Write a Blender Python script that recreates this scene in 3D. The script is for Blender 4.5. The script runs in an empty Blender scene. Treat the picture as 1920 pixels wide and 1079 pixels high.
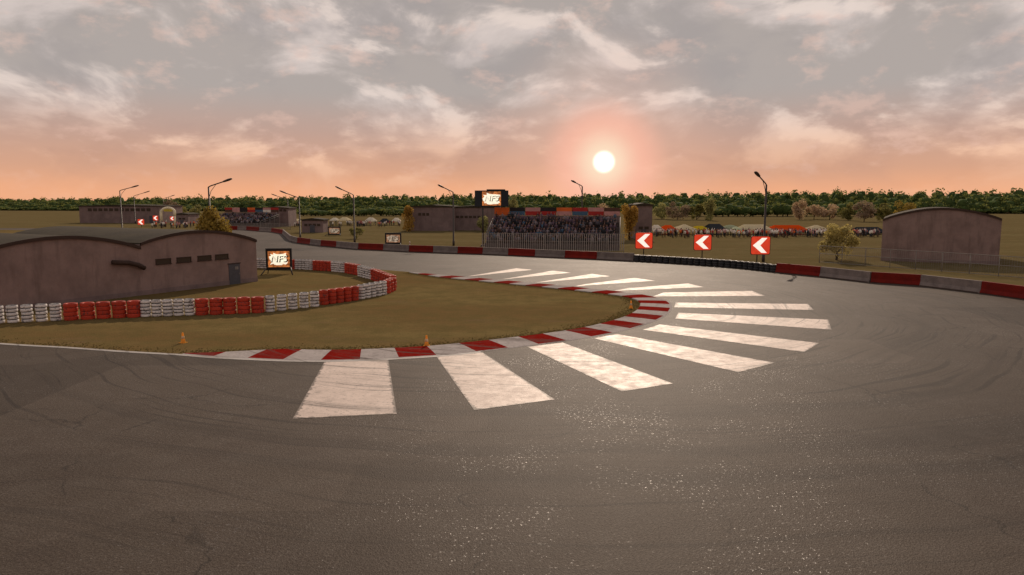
import bpy, math, random
from mathutils import Vector, Matrix
R = math.radians
sc = bpy.context.scene
col = sc.collection
rng = random.Random(7)

# ------------------------------------------------------------------ camera
F, CX, CY, CAMH, PITCH = 1350.0, 960.0, 539.5, 8.0, math.atan(163.5 / 1350.0)
cam = bpy.data.cameras.new('camera')
cam.sensor_width = 36.0
cam.lens = 36.0 * F / 1920.0
cam.clip_start, cam.clip_end = 0.1, 6000.0
co = bpy.data.objects.new('camera', cam)
co.location = (0, 0, CAMH)
co.rotation_euler = (math.pi / 2 - PITCH, 0, 0)
col.objects.link(co)
sc.camera = co


def at(px, py, z=0.0):
    """survey: the point at height z on the sight line through a photo pixel"""
    x, y = px - CX, py - CY
    c, s = math.cos(PITCH), math.sin(PITCH)
    d = Vector((x, F * c - y * s, -F * s - y * c))
    t = (z - CAMH) / d.z
    return Vector((d.x * t, d.y * t, z))


def dist(px, Y, z=0.0):
    """survey: the point at forward distance Y in the column of a photo pixel"""
    c, s = math.cos(PITCH), math.sin(PITCH)
    # depth along the lens axis
    zc = Y * c + (CAMH - z) * s
    return Vector(((px - CX) / F * zc, Y, z))


def zat(py, Y):
    """survey: height of photo row py at forward distance Y"""
    y = py - CY
    c, s = math.cos(PITCH), math.sin(PITCH)
    return CAMH + Y * (-F * s - y * c) / (F * c - y * s)


# ------------------------------------------------------------------ materials
class NT:
    def __init__(self, tree):
        self.t = tree
        self.t.nodes.clear()

    def n(self, typ, out=0, ins=None, **kw):
        nd = self.t.nodes.new(typ)
        for k, v in kw.items():
            setattr(nd, k, v)
        for k, v in (ins or {}).items():
            s = nd.inputs[k]
            if isinstance(v, bpy.types.NodeSocket):
                self.t.links.new(v, s)
            else:
                s.default_value = v
        return nd.outputs[out] if len(nd.outputs) else nd

    def math(self, op, a, b=0.0, c=None, clamp=False):
        ins = {0: a, 1: b}
        if c is not None:
            ins[2] = c
        return self.n('ShaderNodeMath', ins=ins, operation=op, use_clamp=clamp)

    def vmath(self, op, a, b=(0, 0, 0), out=0):
        return self.n('ShaderNodeVectorMath', out=out, ins={0: a, 1: b}, operation=op)

    def mix(self, f, a, b, blend='MIX'):
        nd = self.t.nodes.new('ShaderNodeMix')
        nd.data_type = 'RGBA'
        nd.blend_type = blend
        for i, v in ((0, f), (6, a), (7, b)):
            s = nd.inputs[i]
            if isinstance(v, bpy.types.NodeSocket):
                self.t.links.new(v, s)
            else:
                s.default_value = (*v, 1.0) if isinstance(v, tuple) and len(v) == 3 else v
        return nd.outputs[2]

    def ramp(self, f, lo, hi, a=0.0, b=1.0, smooth=True):
        return self.n('ShaderNodeMapRange', ins={0: f, 1: lo, 2: hi, 3: a, 4: b},
                      interpolation_type='SMOOTHSTEP' if smooth else 'LINEAR')

    def noise(self, vec, scale, detail=4.0, rough=0.55, out=0, dist=0.0):
        return self.n('ShaderNodeTexNoise', out=out, ins={'Vector': vec, 'Scale': scale, 'Detail': detail,
                                                        'Roughness': rough, 'Distortion': dist})


def new_mat(name):
    m = bpy.data.materials.new(name)
    m.use_nodes = True
    return m, NT(m.node_tree)


def finish(g, color, rough=0.6, spec=0.4, bump=None, bstr=0.3, bdist=0.02, metallic=0.0, emit=None, estr=0.0, transl=None):
    ins = {'Base Color': color, 'Roughness': rough, 'Specular IOR Level': spec, 'Metallic': metallic}
    if bump is not None:
        ins['Normal'] = g.n('ShaderNodeBump', ins={'Height': bump, 'Strength': bstr, 'Distance': bdist})
    if emit is not None:
        ins['Emission Color'] = emit
        ins['Emission Strength'] = estr
    sh = g.n('ShaderNodeBsdfPrincipled', ins=ins)
    if transl:
        tr = g.n('ShaderNodeBsdfTranslucent', ins={'Color': transl[0]})
        sh = g.n('ShaderNodeMixShader', ins={0: transl[1], 1: sh, 2: tr})
    g.n('ShaderNodeOutputMaterial', ins={'Surface': sh})


def plain(name, c, rough=0.6, var=0.25, scale=1.5, spec=0.4, bump=0.0, metallic=0.0, bscale=30.0):
    """painted or raw surface with blotchy wear"""
    m, g = new_mat(name)
    p = g.n('ShaderNodeNewGeometry')
    obj = g.n('ShaderNodeObjectInfo', out='Random')
    n1 = g.noise(p, scale, 6.0, 0.62)
    n2 = g.noise(p, scale * 9, 3.0)
    f = g.math('ADD', g.math('MULTIPLY', n1, 0.7), g.math('MULTIPLY', n2, 0.3))
    f = g.ramp(f, 0.32, 0.68)
    dark = tuple(x * (1 - var) for x in c)
    lite = tuple(min(1, x * (1 + var * 0.6)) for x in c)
    colr = g.mix(f, dark, lite)
    k = g.ramp(obj, 0.0, 1.0, 1 - var * 0.35, 1 + var * 0.35, False)
    colr = g.n('ShaderNodeVectorMath', ins={0: colr, 'Scale': k}, operation='SCALE')
    finish(g, colr, g.ramp(n1, 0.3, 0.7, rough - 0.08, min(1, rough + 0.08)), spec,
           g.noise(p, bscale, 3.0) if bump else None, bump, 0.02, metallic)
    return m


def glow_mat(name, c, strength, var=1.0):
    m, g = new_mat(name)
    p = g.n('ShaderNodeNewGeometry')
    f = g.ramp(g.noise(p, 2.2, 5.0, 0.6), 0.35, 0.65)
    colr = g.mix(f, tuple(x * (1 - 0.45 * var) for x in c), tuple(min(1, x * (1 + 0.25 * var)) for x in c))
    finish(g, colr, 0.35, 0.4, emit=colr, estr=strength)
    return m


HC = (3.0, 57.0)   # centre of the hairpin


def skid(g, p):
    """rubber laid along the driven line round the hairpin"""
    d = g.vmath('SUBTRACT', p, (HC[0], HC[1], 0))
    d = g.vmath('MULTIPLY', d, (1, 1, 0))
    r = g.vmath('LENGTH', d, out='Value')
    sep = g.n('ShaderNodeSeparateXYZ', out=0, ins={0: d})
    sepn = sep.node
    ang = g.math('ARCTAN2', sepn.outputs[1], sepn.outputs[0])
    wv = g.math('ADD', r, g.math('MULTIPLY', g.noise(p, 0.06, 2.0), 5.0))
    v = g.n('ShaderNodeCombineXYZ', ins={0: wv, 1: g.math('MULTIPLY', ang, 0.9), 2: 0.0})
    s1 = g.ramp(g.noise(v, 0.55, 4.0, 0.6), 0.50, 0.66)
    s2 = g.ramp(g.noise(v, 2.6, 2.0, 0.5), 0.57, 0.68)
    v3 = g.n('ShaderNodeCombineXYZ', ins={0: g.math('MULTIPLY', wv, 5.5), 1: g.math('MULTIPLY', ang, 2.4), 2: 4.0})
    s3 = g.ramp(g.noise(v3, 1.0, 2.0, 0.5), 0.62, 0.70)
    s = g.math('MAXIMUM', g.math('MULTIPLY', s1, 0.55), g.math('MAXIMUM', g.math('MULTIPLY', s2, 0.85), g.math('MULTIPLY', s3, 0.7)))
    s = g.math('MULTIPLY', s, g.ramp(g.noise(p, 3.5, 5.0, 0.7), 0.25, 0.55, 0.35, 1.0))
    band = g.math('MULTIPLY', g.ramp(r, 8.0, 10.5), g.ramp(r, 50.0, 34.0))
    return g.math('MULTIPLY', s, band), r


def asphalt_mat():
    m, g = new_mat('asphalt')
    p = g.n('ShaderNodeNewGeometry')
    big = g.ramp(g.noise(p, 0.07, 5.0, 0.6), 0.3, 0.7)
    mid = g.noise(p, 0.8, 6.0, 0.65)
    fine = g.noise(p, 14.0, 4.0, 0.7)
    c = g.mix(big, (0.066, 0.048, 0.036), (0.098, 0.074, 0.055))
    c = g.mix(g.math('MULTIPLY', g.ramp(mid, 0.4, 0.7), 0.6), c, (0.108, 0.087, 0.070))
    c = g.mix(g.ramp(fine, 0.35, 0.75), g.mix(0.45, c, (0.03, 0.025, 0.021)), g.mix(0.35, c, (0.18, 0.155, 0.13)))
    s, r = skid(g, p)
    c = g.mix(g.math('MULTIPLY', s, 0.75), c, (0.034, 0.028, 0.024))
    # tar seams, hairline cracks and old patches
    wob = g.vmath('ADD', p, g.n('ShaderNodeVectorMath', ins={0: g.noise(p, 0.5, 4.0, 0.6, 1), 'Scale': 2.2}, operation='SCALE'))
    crk = g.n('ShaderNodeTexVoronoi', ins={'Vector': wob, 'Scale': 0.13}, feature='DISTANCE_TO_EDGE')
    crack = g.math('MULTIPLY', g.ramp(crk, 0.010, 0.002), g.ramp(g.noise(p, 0.25, 3.0), 0.45, 0.6))
    c = g.mix(g.math('MULTIPLY', crack, 0.55), c, (0.025, 0.021, 0.018))
    pt = g.n('ShaderNodeTexVoronoi', out='Color', ins={'Vector': p, 'Scale': 0.075}, distance='CHEBYCHEV')
    ptv = g.n('ShaderNodeSeparateColor', ins={0: pt})
    c = g.n('ShaderNodeVectorMath', ins={0: c, 'Scale': g.ramp(ptv, 0.0, 1.0, 0.84, 1.10, False)}, operation='SCALE')
    stones = g.n('ShaderNodeTexVoronoi', ins={'Vector': p, 'Scale': 26.0, 'Randomness': 1.0})
    h = g.math('ADD', g.math('MULTIPLY', stones, 0.7), g.math('MULTIPLY', g.noise(p, 12.0, 5.0, 0.75), 0.7))
    chip = g.math('MULTIPLY', g.ramp(g.noise(p, 10.0, 3.0, 0.7), 0.57, 0.70), g.ramp(g.noise(p, 0.22, 5.0, 0.6), 0.36, 0.66))
    rough = g.ramp(chip, 0.0, 1.0, 0.63, 0.34)
    spec = g.ramp(chip, 0.0, 1.0, 0.056, 0.5)
    finish(g, c, rough, spec, h, 0.42, 0.03)
    return m


def paint_mat(name, base, worn, spec=0.12):
    m, g = new_mat(name)
    p = g.n('ShaderNodeNewGeometry')
    n = g.noise(p, 1.3, 6.0, 0.65)
    c = g.mix(g.ramp(n, 0.35, 0.7), base, tuple(x * 0.82 for x in base))
    wear = g.math('MAXIMUM', g.ramp(g.noise(p, 6.0, 7.0, 0.8), 0.53, 0.66), g.math('MULTIPLY', g.ramp(g.noise(p, 0.9, 6.0, 0.75), 0.56, 0.70), 0.7))
    ed = g.n('ShaderNodeAttribute', out=2, attribute_name='rim')
    chipped = g.ramp(g.math('SUBTRACT', g.math('MULTIPLY', g.math('SUBTRACT', g.noise(p, 2.2, 6.0, 0.75), 0.40), 0.9), ed), -0.02, 0.03)
    c = g.mix(g.math('MULTIPLY', wear, worn), c, (0.13, 0.112, 0.095))
    if spec > 0.2:
        c = g.mix(g.math('MULTIPLY', chipped, 0.85), c, (0.095, 0.076, 0.06))
    s, r = skid(g, p)
    c = g.mix(g.math('MULTIPLY', s, 0.85), c, (0.10, 0.082, 0.072))
    h = g.noise(p, 20.0, 4.0, 0.7)
    finish(g, c, g.ramp(n, 0.3, 0.7, 0.5, 0.66), spec, h, 0.35, 0.02)
    return m


def grass_mat(name, a, b, c3):
    m, g = new_mat(name)
    p = g.n('ShaderNodeNewGeometry')
    st = g.vmath('MULTIPLY', p, (0.45, 1.0, 1.0))
    n1 = g.ramp(g.noise(st, 0.11, 6.0, 0.62), 0.38, 0.62)
    n2 = g.ramp(g.noise(p, 0.55, 7.0, 0.72), 0.36, 0.66)
    n3 = g.ramp(g.noise(p, 9.0, 5.0, 0.75), 0.3, 0.72)
    c = g.mix(n1, a, b)
    c = g.mix(g.math('MULTIPLY', n2, 0.75), c, c3)
    bare = g.ramp(g.noise(st, 0.33, 7.0, 0.7), 0.58, 0.70)
    c = g.mix(g.math('MULTIPLY', bare, 0.7), c, (0.185, 0.125, 0.068))
    c = g.mix(g.math('MULTIPLY', n3, 0.6), c, g.mix(0.6, c, (0.03, 0.025, 0.012)))
    finish(g, c, 1.0, 0.0, g.noise(p, 10.0, 5.0, 0.8), 0.8, 0.06)
    return m


def leaf_mat(name, a, b, tr=0.3):
    m, g = new_mat(name)
    p = g.n('ShaderNodeNewGeometry')
    f1 = g.noise(p, 0.45, 4.0, 0.6)
    f2 = g.n('ShaderNodeNewGeometry', out='Random Per Island')
    f = g.math('ADD', g.math('MULTIPLY', g.ramp(f1, 0.35, 0.65), 0.55), g.math('MULTIPLY', f2, 0.45))
    c = g.mix(f, a, b)
    finish(g, c, 0.75, 0.2, transl=(g.mix(0.3, c, (0.25, 0.2, 0.04)), tr))
    return m


M = {}
M['asphalt'] = asphalt_mat()
M['white_paint'] = paint_mat('white_paint', (0.61, 0.495, 0.425), 0.9, 0.22)
M['line_paint'] = paint_mat('line_paint', (0.42, 0.39, 0.36), 0.6)
M['kerb_red'] = paint_mat('kerb_red', (0.215, 0.012, 0.008), 0.4, 0.0)
M['kerb_white'] = paint_mat('kerb_white', (0.42, 0.38, 0.36), 0.7, 0.0)
M['infield'] = grass_mat('infield_turf', (0.182, 0.118, 0.050), (0.215, 0.158, 0.066), (0.142, 0.110, 0.044))
M['field'] = grass_mat('field_turf', (0.155, 0.112, 0.052), (0.185, 0.140, 0.068), (0.130, 0.110, 0.048))
M['verge'] = grass_mat('verge_turf', (0.085, 0.063, 0.034), (0.10, 0.072, 0.036), (0.07, 0.055, 0.03))
M['wall'] = plain('render_wall', (0.255, 0.185, 0.172), 0.9, 0.22, 0.35, 0.15, 0.2)
M['wall_far'] = plain('far_render_wall', (0.21, 0.155, 0.15), 0.9, 0.2, 0.2, 0.15)


def wall_mat(name, c):
    m, g = new_mat(name)
    p = g.n('ShaderNodeNewGeometry')
    run = g.vmath('MULTIPLY', p, (1.6, 1.6, 0.22))
    n1 = g.ramp(g.noise(p, 0.45, 6.0, 0.65), 0.32, 0.68)
    n2 = g.ramp(g.noise(run, 1.0, 6.0, 0.7), 0.50, 0.72)
    n3 = g.ramp(g.noise(p, 2.6, 6.0, 0.75), 0.55, 0.70)
    k = g.mix(n1, tuple(x * 0.82 for x in c), tuple(x * 1.14 for x in c))
    k = g.mix(g.math('MULTIPLY', n2, 0.55), k, tuple(x * 0.55 for x in c))
    k = g.mix(g.math('MULTIPLY', n3, 0.35), k, (c[0] * 0.75, c[1] * 0.62, c[2] * 0.55))
    finish(g, k, 0.92, 0.12, g.noise(p, 14.0, 5.0, 0.7), 0.35, 0.03)
    return m


M['wall'] = wall_mat('stained_render', (0.265, 0.188, 0.168))
M['wall_far'] = wall_mat('far_stained_render', (0.215, 0.157, 0.148))
M['tier'] = wall_mat('stand_boards', (0.11, 0.088, 0.084))
M['roof'] = plain('tar_roof', (0.052, 0.043, 0.030), 0.92, 0.3, 0.5, 0.1, 0.2)
M['trim'] = plain('dark_trim', (0.06, 0.038, 0.03), 0.8, 0.2, 1.0, 0.2)
M['glass'] = plain('dirty_glass', (0.06, 0.042, 0.028), 0.6, 0.2, 2.0, 0.2)
M['door'] = plain('door_paint', (0.085, 0.085, 0.10), 0.6, 0.2, 2.0, 0.3)
M['steel'] = plain('dark_steel', (0.045, 0.036, 0.032), 0.55, 0.25, 2.0, 0.4)
M['lampmetal'] = plain('lamp_steel', (0.055, 0.040, 0.034), 0.55, 0.2, 2.0, 0.4)
M['galv'] = plain('galvanised_steel', (0.24, 0.22, 0.20), 0.8, 0.2, 2.0, 0.15)
M['picket'] = plain('pale_picket_paint', (0.36, 0.325, 0.30), 0.8, 0.2, 2.0, 0.15)
M['black'] = plain('black_casing', (0.012, 0.012, 0.013), 0.5, 0.3, 2.0, 0.3)
M['block_red'] = plain('red_block_paint', (0.185, 0.013, 0.008), 0.7, 0.3, 1.2, 0.12, 0.25)
M['block_grey'] = plain('grey_concrete', (0.20, 0.166, 0.150), 0.9, 0.3, 1.2, 0.2, 0.3)
M['rubber'] = plain('tyre_rubber', (0.028, 0.028, 0.031), 0.55, 0.3, 3.0, 0.4, 0.2)
M['tyre_red'] = plain('red_tyre_paint', (0.46, 0.045, 0.022), 0.5, 0.35, 2.5, 0.35, 0.15)


def shell(name, c, tr):  # thin cloth or plastic that lets light through
    m, g = new_mat(name)
    p = g.n('ShaderNodeNewGeometry')
    k = g.mix(g.ramp(g.noise(p, 4.0, 4.0), 0.35, 0.7), c, tuple(x * 0.85 for x in c))
    finish(g, k, 0.8, 0.0, transl=(k, tr))
    return m


M['cone'] = shell('cone_plastic', (1.0, 0.52, 0.11), 0.5)
M['cone_white'] = shell('cone_band', (0.85, 0.74, 0.50), 0.4)


def tyre_paint(name, c, h, edge, gap):
    m, g = new_mat(name)
    p = g.n('ShaderNodeNewGeometry')
    oc = g.n('ShaderNodeTexCoord', out='Object')
    z = g.n('ShaderNodeSeparateXYZ', out=2, ins={0: oc})
    rnd = g.n('ShaderNodeObjectInfo', out='Random')
    seam = g.ramp(g.math('ABSOLUTE', g.math('SUBTRACT', g.math('DIVIDE', z, h), 0.5)), edge, edge + 0.06)
    seam = g.math('MULTIPLY', seam, gap)
    n = g.noise(p, 4.5, 5.0, 0.7)
    scuff = g.math('MULTIPLY', g.ramp(n, 0.54, 0.64), 0.75)
    k = g.n('ShaderNodeVectorMath', ins={0: c, 'Scale': g.ramp(rnd, 0.0, 1.0, 0.80, 1.06, False)}, operation='SCALE')
    k = g.mix(g.math('MAXIMUM', seam, scuff), k, (0.045, 0.04, 0.04))
    finish(g, k, 0.6, 0.25, n, 0.2, 0.02)
    return m


M['tyre_white'] = tyre_paint('white_tyre_paint', (0.80, 0.75, 0.72), 0.235, 0.33, 0.9)
M['tyre_red'] = tyre_paint('red_tyre_paint', (0.52, 0.050, 0.022), 0.285, 0.42, 0.6)
M['sign_red'] = glow_mat('red_face_added_glow', (0.80, 0.060, 0.022), 0.50, 0.25)  # glow added so the chevron boards stay bright with the sun behind them
M['sign_white'] = glow_mat('white_face_added_glow', (0.97, 0.90, 0.80), 0.80, 0.12)  # same added glow for the white chevrons on the boards
M['scr_bright'] = glow_mat('lit_orange_screen', (0.78, 0.25, 0.07), 0.40, 1.5)
M['scr_dim'] = glow_mat('dim_orange_screen', (0.55, 0.30, 0.17), 0.22)
M['txt_bright'] = glow_mat('lit_white_letters', (1.0, 0.92, 0.72), 0.82, 0.2)
M['txt_dim'] = glow_mat('dim_white_letters', (0.65, 0.55, 0.42), 0.30)
M['txt_dark'] = plain('dark_letter_edge', (0.03, 0.025, 0.02), 0.5, 0.1)
for k, c in dict(cream=(0.80, 0.72, 0.52), orange=(0.78, 0.16, 0.035), yellow=(0.62, 0.50, 0.06), navy=(0.03, 0.034, 0.04),
                 mint=(0.42, 0.48, 0.36), white=(0.80, 0.76, 0.68), red=(0.42, 0.035, 0.03), blue=(0.07, 0.14, 0.22),
                 pink=(0.55, 0.28, 0.26), charcoal=(0.03, 0.025, 0.025), brown=(0.10, 0.05, 0.035), plum=(0.15, 0.10, 0.135), slate=(0.27, 0.23, 0.25)).items():
    M['cloth_' + k] = plain(k + '_cloth', c, 0.8, 0.18, 0.8, 0.2)
for k, c in dict(cream=(0.86, 0.78, 0.56), orange=(0.95, 0.13, 0.018), yellow=(0.75, 0.58, 0.04), navy=(0.03, 0.034, 0.04), mint=(0.46, 0.52, 0.38), white=(0.86, 0.82, 0.72)).items():
    M['tent_' + k] = shell(k + '_tent_cloth', c, 0.62 if k != 'navy' else 0.1)
M['skin'] = plain('skin', (0.33, 0.19, 0.14), 0.6, 0.2)
M['bark'] = plain('bark', (0.075, 0.052, 0.036), 0.95, 0.3, 2.0, 0.1, 0.5)
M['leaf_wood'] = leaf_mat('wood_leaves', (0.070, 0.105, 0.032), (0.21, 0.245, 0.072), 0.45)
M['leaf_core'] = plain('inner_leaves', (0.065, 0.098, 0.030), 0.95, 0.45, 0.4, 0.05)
M['leaf_gold'] = leaf_mat('golden_leaves', (0.21, 0.14, 0.025), (0.42, 0.29, 0.06), 0.42)
M['leaf_willow'] = leaf_mat('willow_leaves', (0.36, 0.28, 0.08), (0.62, 0.53, 0.22), 0.5)
M['leaf_orange'] = leaf_mat('orange_leaves', (0.36, 0.19, 0.035), (0.60, 0.37, 0.08), 0.5)
M['leaf_pale'] = leaf_mat('pale_leaves', (0.24, 0.235, 0.085), (0.42, 0.40, 0.17), 0.45)
M['leaf_olive'] = leaf_mat('olive_leaves', (0.14, 0.135, 0.04), (0.26, 0.235, 0.075), 0.4)
M['leaf_turf'] = leaf_mat('turf_blades', (0.12, 0.085, 0.032), (0.17, 0.125, 0.05), 0.35)
M['leaf_grey'] = leaf_mat('grey_brown_leaves', (0.17, 0.12, 0.085), (0.36, 0.26, 0.19), 0.4)
M['leaf_pink'] = leaf_mat('russet_leaves', (0.42, 0.29, 0.18), (0.66, 0.48, 0.32), 0.5)


# ------------------------------------------------------------------ mesh building
class MB:
    def __init__(self):
        self.v, self.f, self.mi = [], [], []
        self.smooth = []

    def add(self, vs, fs, mi=0, smooth=False):
        b = len(self.v)
        self.v.extend([tuple(p) for p in vs])
        for f in fs:
            self.f.append(tuple(b + i for i in f))
            self.mi.append(mi)
            self.smooth.append(smooth)
        return self

    def box(self, c, s, rz=0.0, mi=0, taper=1.0):
        cx, cy, cz = c
        hx, hy, hz = s[0] / 2, s[1] / 2, s[2] / 2
        ca, sa = math.cos(rz), math.sin(rz)
        vs = []
        for z, k in ((-hz, 1.0), (hz, taper)):
            for x, y in ((-hx, -hy), (hx, -hy), (hx, hy), (-hx, hy)):
                vs.append((cx + (x * ca - y * sa) * k, cy + (x * sa + y * ca) * k, cz + z))
        return self.add(vs, [(3, 2, 1, 0), (4, 5, 6, 7), (0, 1, 5, 4), (1, 2, 6, 5), (2, 3, 7, 6), (3, 0, 4, 7)], mi)

    def tube(self, pts, rad, n=8, mi=0, cap=True):
        pts = [Vector(p) for p in pts]
        if not isinstance(rad, (list, tuple)):
            rad = [rad] * len(pts)
        vs, fs = [], []
        up = None
        for i, p in enumerate(pts):
            d = (pts[min(i + 1, len(pts) - 1)] - pts[max(i - 1, 0)])
            d = d.normalized() if d.length > 1e-9 else Vector((0, 0, 1))
            if up is None:
                up = d.orthogonal().normalized()
            up = (up - d * up.dot(d))
            up = up.normalized() if up.length > 1e-6 else d.orthogonal().normalized()
            w = d.cross(up)
            for k in range(n):
                a = 2 * math.pi * k / n
                vs.append(p + (up * math.cos(a) + w * math.sin(a)) * rad[i])
        for i in range(len(pts) - 1):
            for k in range(n):
                a, b = i * n + k, i * n + (k + 1) % n
                fs.append((a, b, b + n, a + n))
        if cap:
            fs.append(tuple(reversed(range(n))))
            fs.append(tuple(range((len(pts) - 1) * n, len(pts) * n)))
        return self.add(vs, fs, mi, True)

    def lathe(self, prof, n=20, c=(0, 0, 0), mi=0, closed=False):
        vs, fs = [], []
        for r, z in prof:
            for k in range(n):
                a = 2 * math.pi * k / n
                vs.append((c[0] + r * math.cos(a), c[1] + r * math.sin(a), c[2] + z))
        m = len(prof)
        for i in range(m if closed else m - 1):
            j = (i + 1) % m
            for k in range(n):
                k2 = (k + 1) % n
                fs.append((i * n + k, i * n + k2, j * n + k2, j * n + k))
        if not closed:
            fs.append(tuple(reversed(range(n))))
            fs.append(tuple((m - 1) * n + k for k in range(n)))
        return self.add(vs, fs, mi, True)

    def prism(self, poly, y0, y1, mi=0):
        """polygon in x-z, extruded along y"""
        n = len(poly)
        vs = [(x, y0, z) for x, z in poly] + [(x, y1, z) for x, z in poly]
        fs = [tuple(range(n)), tuple(reversed(range(n, 2 * n)))]
        for i in range(n):
            j = (i + 1) % n
            fs.append((j, i, i + n, j + n))
        return self.add(vs, fs, mi)

    def blob(self, c, r, mi=0, seed=None, jitter=0.0, rings=5, seg=8):
        rr = seed or rng
        vs, fs = [(c[0], c[1], c[2] - r[2])], []
        for i in range(1, rings):
            t = math.pi * i / rings
            for k in range(seg):
                a = 2 * math.pi * k / seg
                q = 1 + rr.uniform(-jitter, jitter)
                vs.append((c[0] + r[0] * math.sin(t) * math.cos(a) * q, c[1] + r[1] * math.sin(t) * math.sin(a) * q,
                           c[2] - r[2] * math.cos(t) * q))
        vs.append((c[0], c[1], c[2] + r[2]))
        for k in range(seg):
            k2 = (k + 1) % seg
            fs.append((0, 1 + k2, 1 + k))
            for i in range(rings - 2):
                a = 1 + i * seg
                fs.append((a + k, a + k2, a + seg + k2, a + seg + k))
            a = 1 + (rings - 2) * seg
            fs.append((a + k, a + k2, len(vs) - 1))
        return self.add(vs, fs, mi, True)

    def build(self, name, mats, parent=None):
        me = bpy.data.meshes.new(name)
        me.from_pydata(self.v, [], self.f)
        for m in (mats if isinstance(mats, (list, tuple)) else [mats]):
            me.materials.append(m)
        me.polygons.foreach_set('material_index', self.mi)
        me.polygons.foreach_set('use_smooth', self.smooth)
        me.update()
        o = bpy.data.objects.new(name, me)
        if parent:
            o.parent = parent
        col.objects.link(o)
        return o


def tag(o, label=None, cat=None, group=None, kind=None):
    for k, v in (('label', label), ('category', cat), ('group', group), ('kind', kind)):
        if v:
            o[k] = v
    return o


def thing(name, label, cat, loc, rz=0.0, group=None):
    o = bpy.data.objects.new(name, None)
    o.empty_display_size = 0.3
    o.location = loc
    o.rotation_euler = (0, 0, rz)
    col.objects.link(o)
    return tag(o, label, cat, group)


def kids(o):
    return [c for c in bpy.data.objects if c.parent == o]


def dup(root, loc, rz, label, group=None, scale=None):
    def cp(o, par):
        c = o.copy()
        col.objects.link(c)
        c.parent = par
        for k in tree_of[o.name]:
            cp(k, c)
        return c
    tree_of = {}

    def walk(o):
        tree_of[o.name] = kids(o)
        for k in tree_of[o.name]:
            walk(k)
    walk(root)
    r = cp(root, None)
    r.location = loc
    r.rotation_euler = (0, 0, rz)
    if scale:
        r.scale = scale
    r['label'] = label
    if group:
        r['group'] = group
    return r


def text_mesh(name, body, size, mat, parent, loc, extrude=0.01, shear=0.0, bold=0.0, sx=1.0, label=None):
    cu = bpy.data.curves.new(name, 'FONT')
    cu.body, cu.size, cu.extrude, cu.shear, cu.offset = body, size, extrude, shear, bold
    cu.align_x, cu.align_y = 'CENTER', 'CENTER'
    t = bpy.data.objects.new(name, cu)
    col.objects.link(t)
    bpy.context.view_layer.update()
    me = bpy.data.meshes.new_from_object(t.evaluated_get(bpy.context.evaluated_depsgraph_get()))
    bpy.data.objects.remove(t)
    bpy.data.curves.remove(cu)
    me.materials.clear()
    me.materials.append(mat)
    me.transform(Matrix.Diagonal((sx, 1, 1, 1)))
    me.transform(Matrix.Rotation(math.pi / 2, 4, 'X'))
    o = bpy.data.objects.new(name, me)
    o.parent = parent
    o.location = loc
    col.objects.link(o)
    return o


def catmull(pts, step=0.5):
    pts = [Vector(p) for p in pts]
    out = []
    for i in range(len(pts) - 1):
        p0, p1, p2, p3 = pts[max(i - 1, 0)], pts[i], pts[i + 1], pts[min(i + 2, len(pts) - 1)]
        n = max(2, int((p2 - p1).length / step))
        for k in range(n):
            t = k / n
            out.append(0.5 * ((2 * p1) + (p2 - p0) * t + (2 * p0 - 5 * p1 + 4 * p2 - p3) * t * t + (3 * p1 - p0 - 3 * p2 + p3) * t ** 3))
    out.append(pts[-1])
    return out


def resample(pts, step):
    """points at even spacing along a polyline; returns (points, length)"""
    acc = [0.0]
    for a, b in zip(pts, pts[1:]):
        acc.append(acc[-1] + (b - a).length)
    L = acc[-1]
    n = max(1, round(L / step))
    out, j = [], 0
    for i in range(n + 1):
        s = L * i / n
        while j < len(acc) - 2 and acc[j + 1] < s:
            j += 1
        t = (s - acc[j]) / max(1e-9, acc[j + 1] - acc[j])
        out.append(pts[j].lerp(pts[j + 1], t))
    return out


def sheet(name, outline, z, mat, kind='structure'):
    """flat sheet filling an outline"""
    import bmesh
    bm = bmesh.new()
    vs = [bm.verts.new((p[0], p[1], z)) for p in outline]
    f = bm.faces.new(vs)
    bm.normal_update()
    if f.normal.z < 0:
        f.normal_flip()
    bmesh.ops.triangulate(bm, faces=[f])
    me = bpy.data.meshes.new(name)
    bm.to_mesh(me)
    bm.free()
    me.materials.append(mat)
    o = bpy.data.objects.new(name, me)
    col.objects.link(o)
    o['kind'] = kind
    return o


# ------------------------------------------------------------------ setting: ground, road, kerb
tag(MB().add([(-3000, -600, 0), (3000, -600, 0), (3000, 4000, 0), (-3000, 4000, 0)], [(0, 1, 2, 3)]).build('ground', M['field']), kind='structure')

# far barrier line (base of the blocks as surveyed) and its continuation round the right of the bend
far_px = [(427, 431.5), (446, 431.5), (463, 432), (487, 434), (510, 435.5), (531, 439), (545, 452), (559, 456), (583, 459), (603, 461.5),
          (632, 464), (673, 468), (720, 470), (768, 472.5), (813, 474), (859, 475.5), (906, 477), (954, 479), (1004, 481.5), (1060, 484),
          (1120, 486.5), (1189, 490), (1250, 493.5), (1320, 498), (1390, 503.5), (1456, 511), (1539, 519), (1633, 530)]
far_w = [at(*p) for p in far_px]
right_w = [Vector(p) for p in ((38.6, 67.5, 0), (40.8, 62.0, 0), (42.2, 56.5, 0), (42.8, 51.0, 0), (42.8, 45.5, 0), (42.2, 40.0, 0), (41.2, 34.5, 0), (39.6, 29.0, 0))]
left_far = [Vector(p) for p in ((-140, 208, 0), (-112, 202, 0), (-96, 198.5, 0))]

road_edge = catmull(left_far + far_w + right_w + [Vector((34, 18, 0)), Vector((20, 6, 0)), Vector((0, 0, 0)), Vector((-30, -2, 0)), Vector((-160, 4, 0))], 2.0)
road_out = [Vector((-170, 10, 0))] + [Vector((-170, 210, 0))] + road_edge
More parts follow.
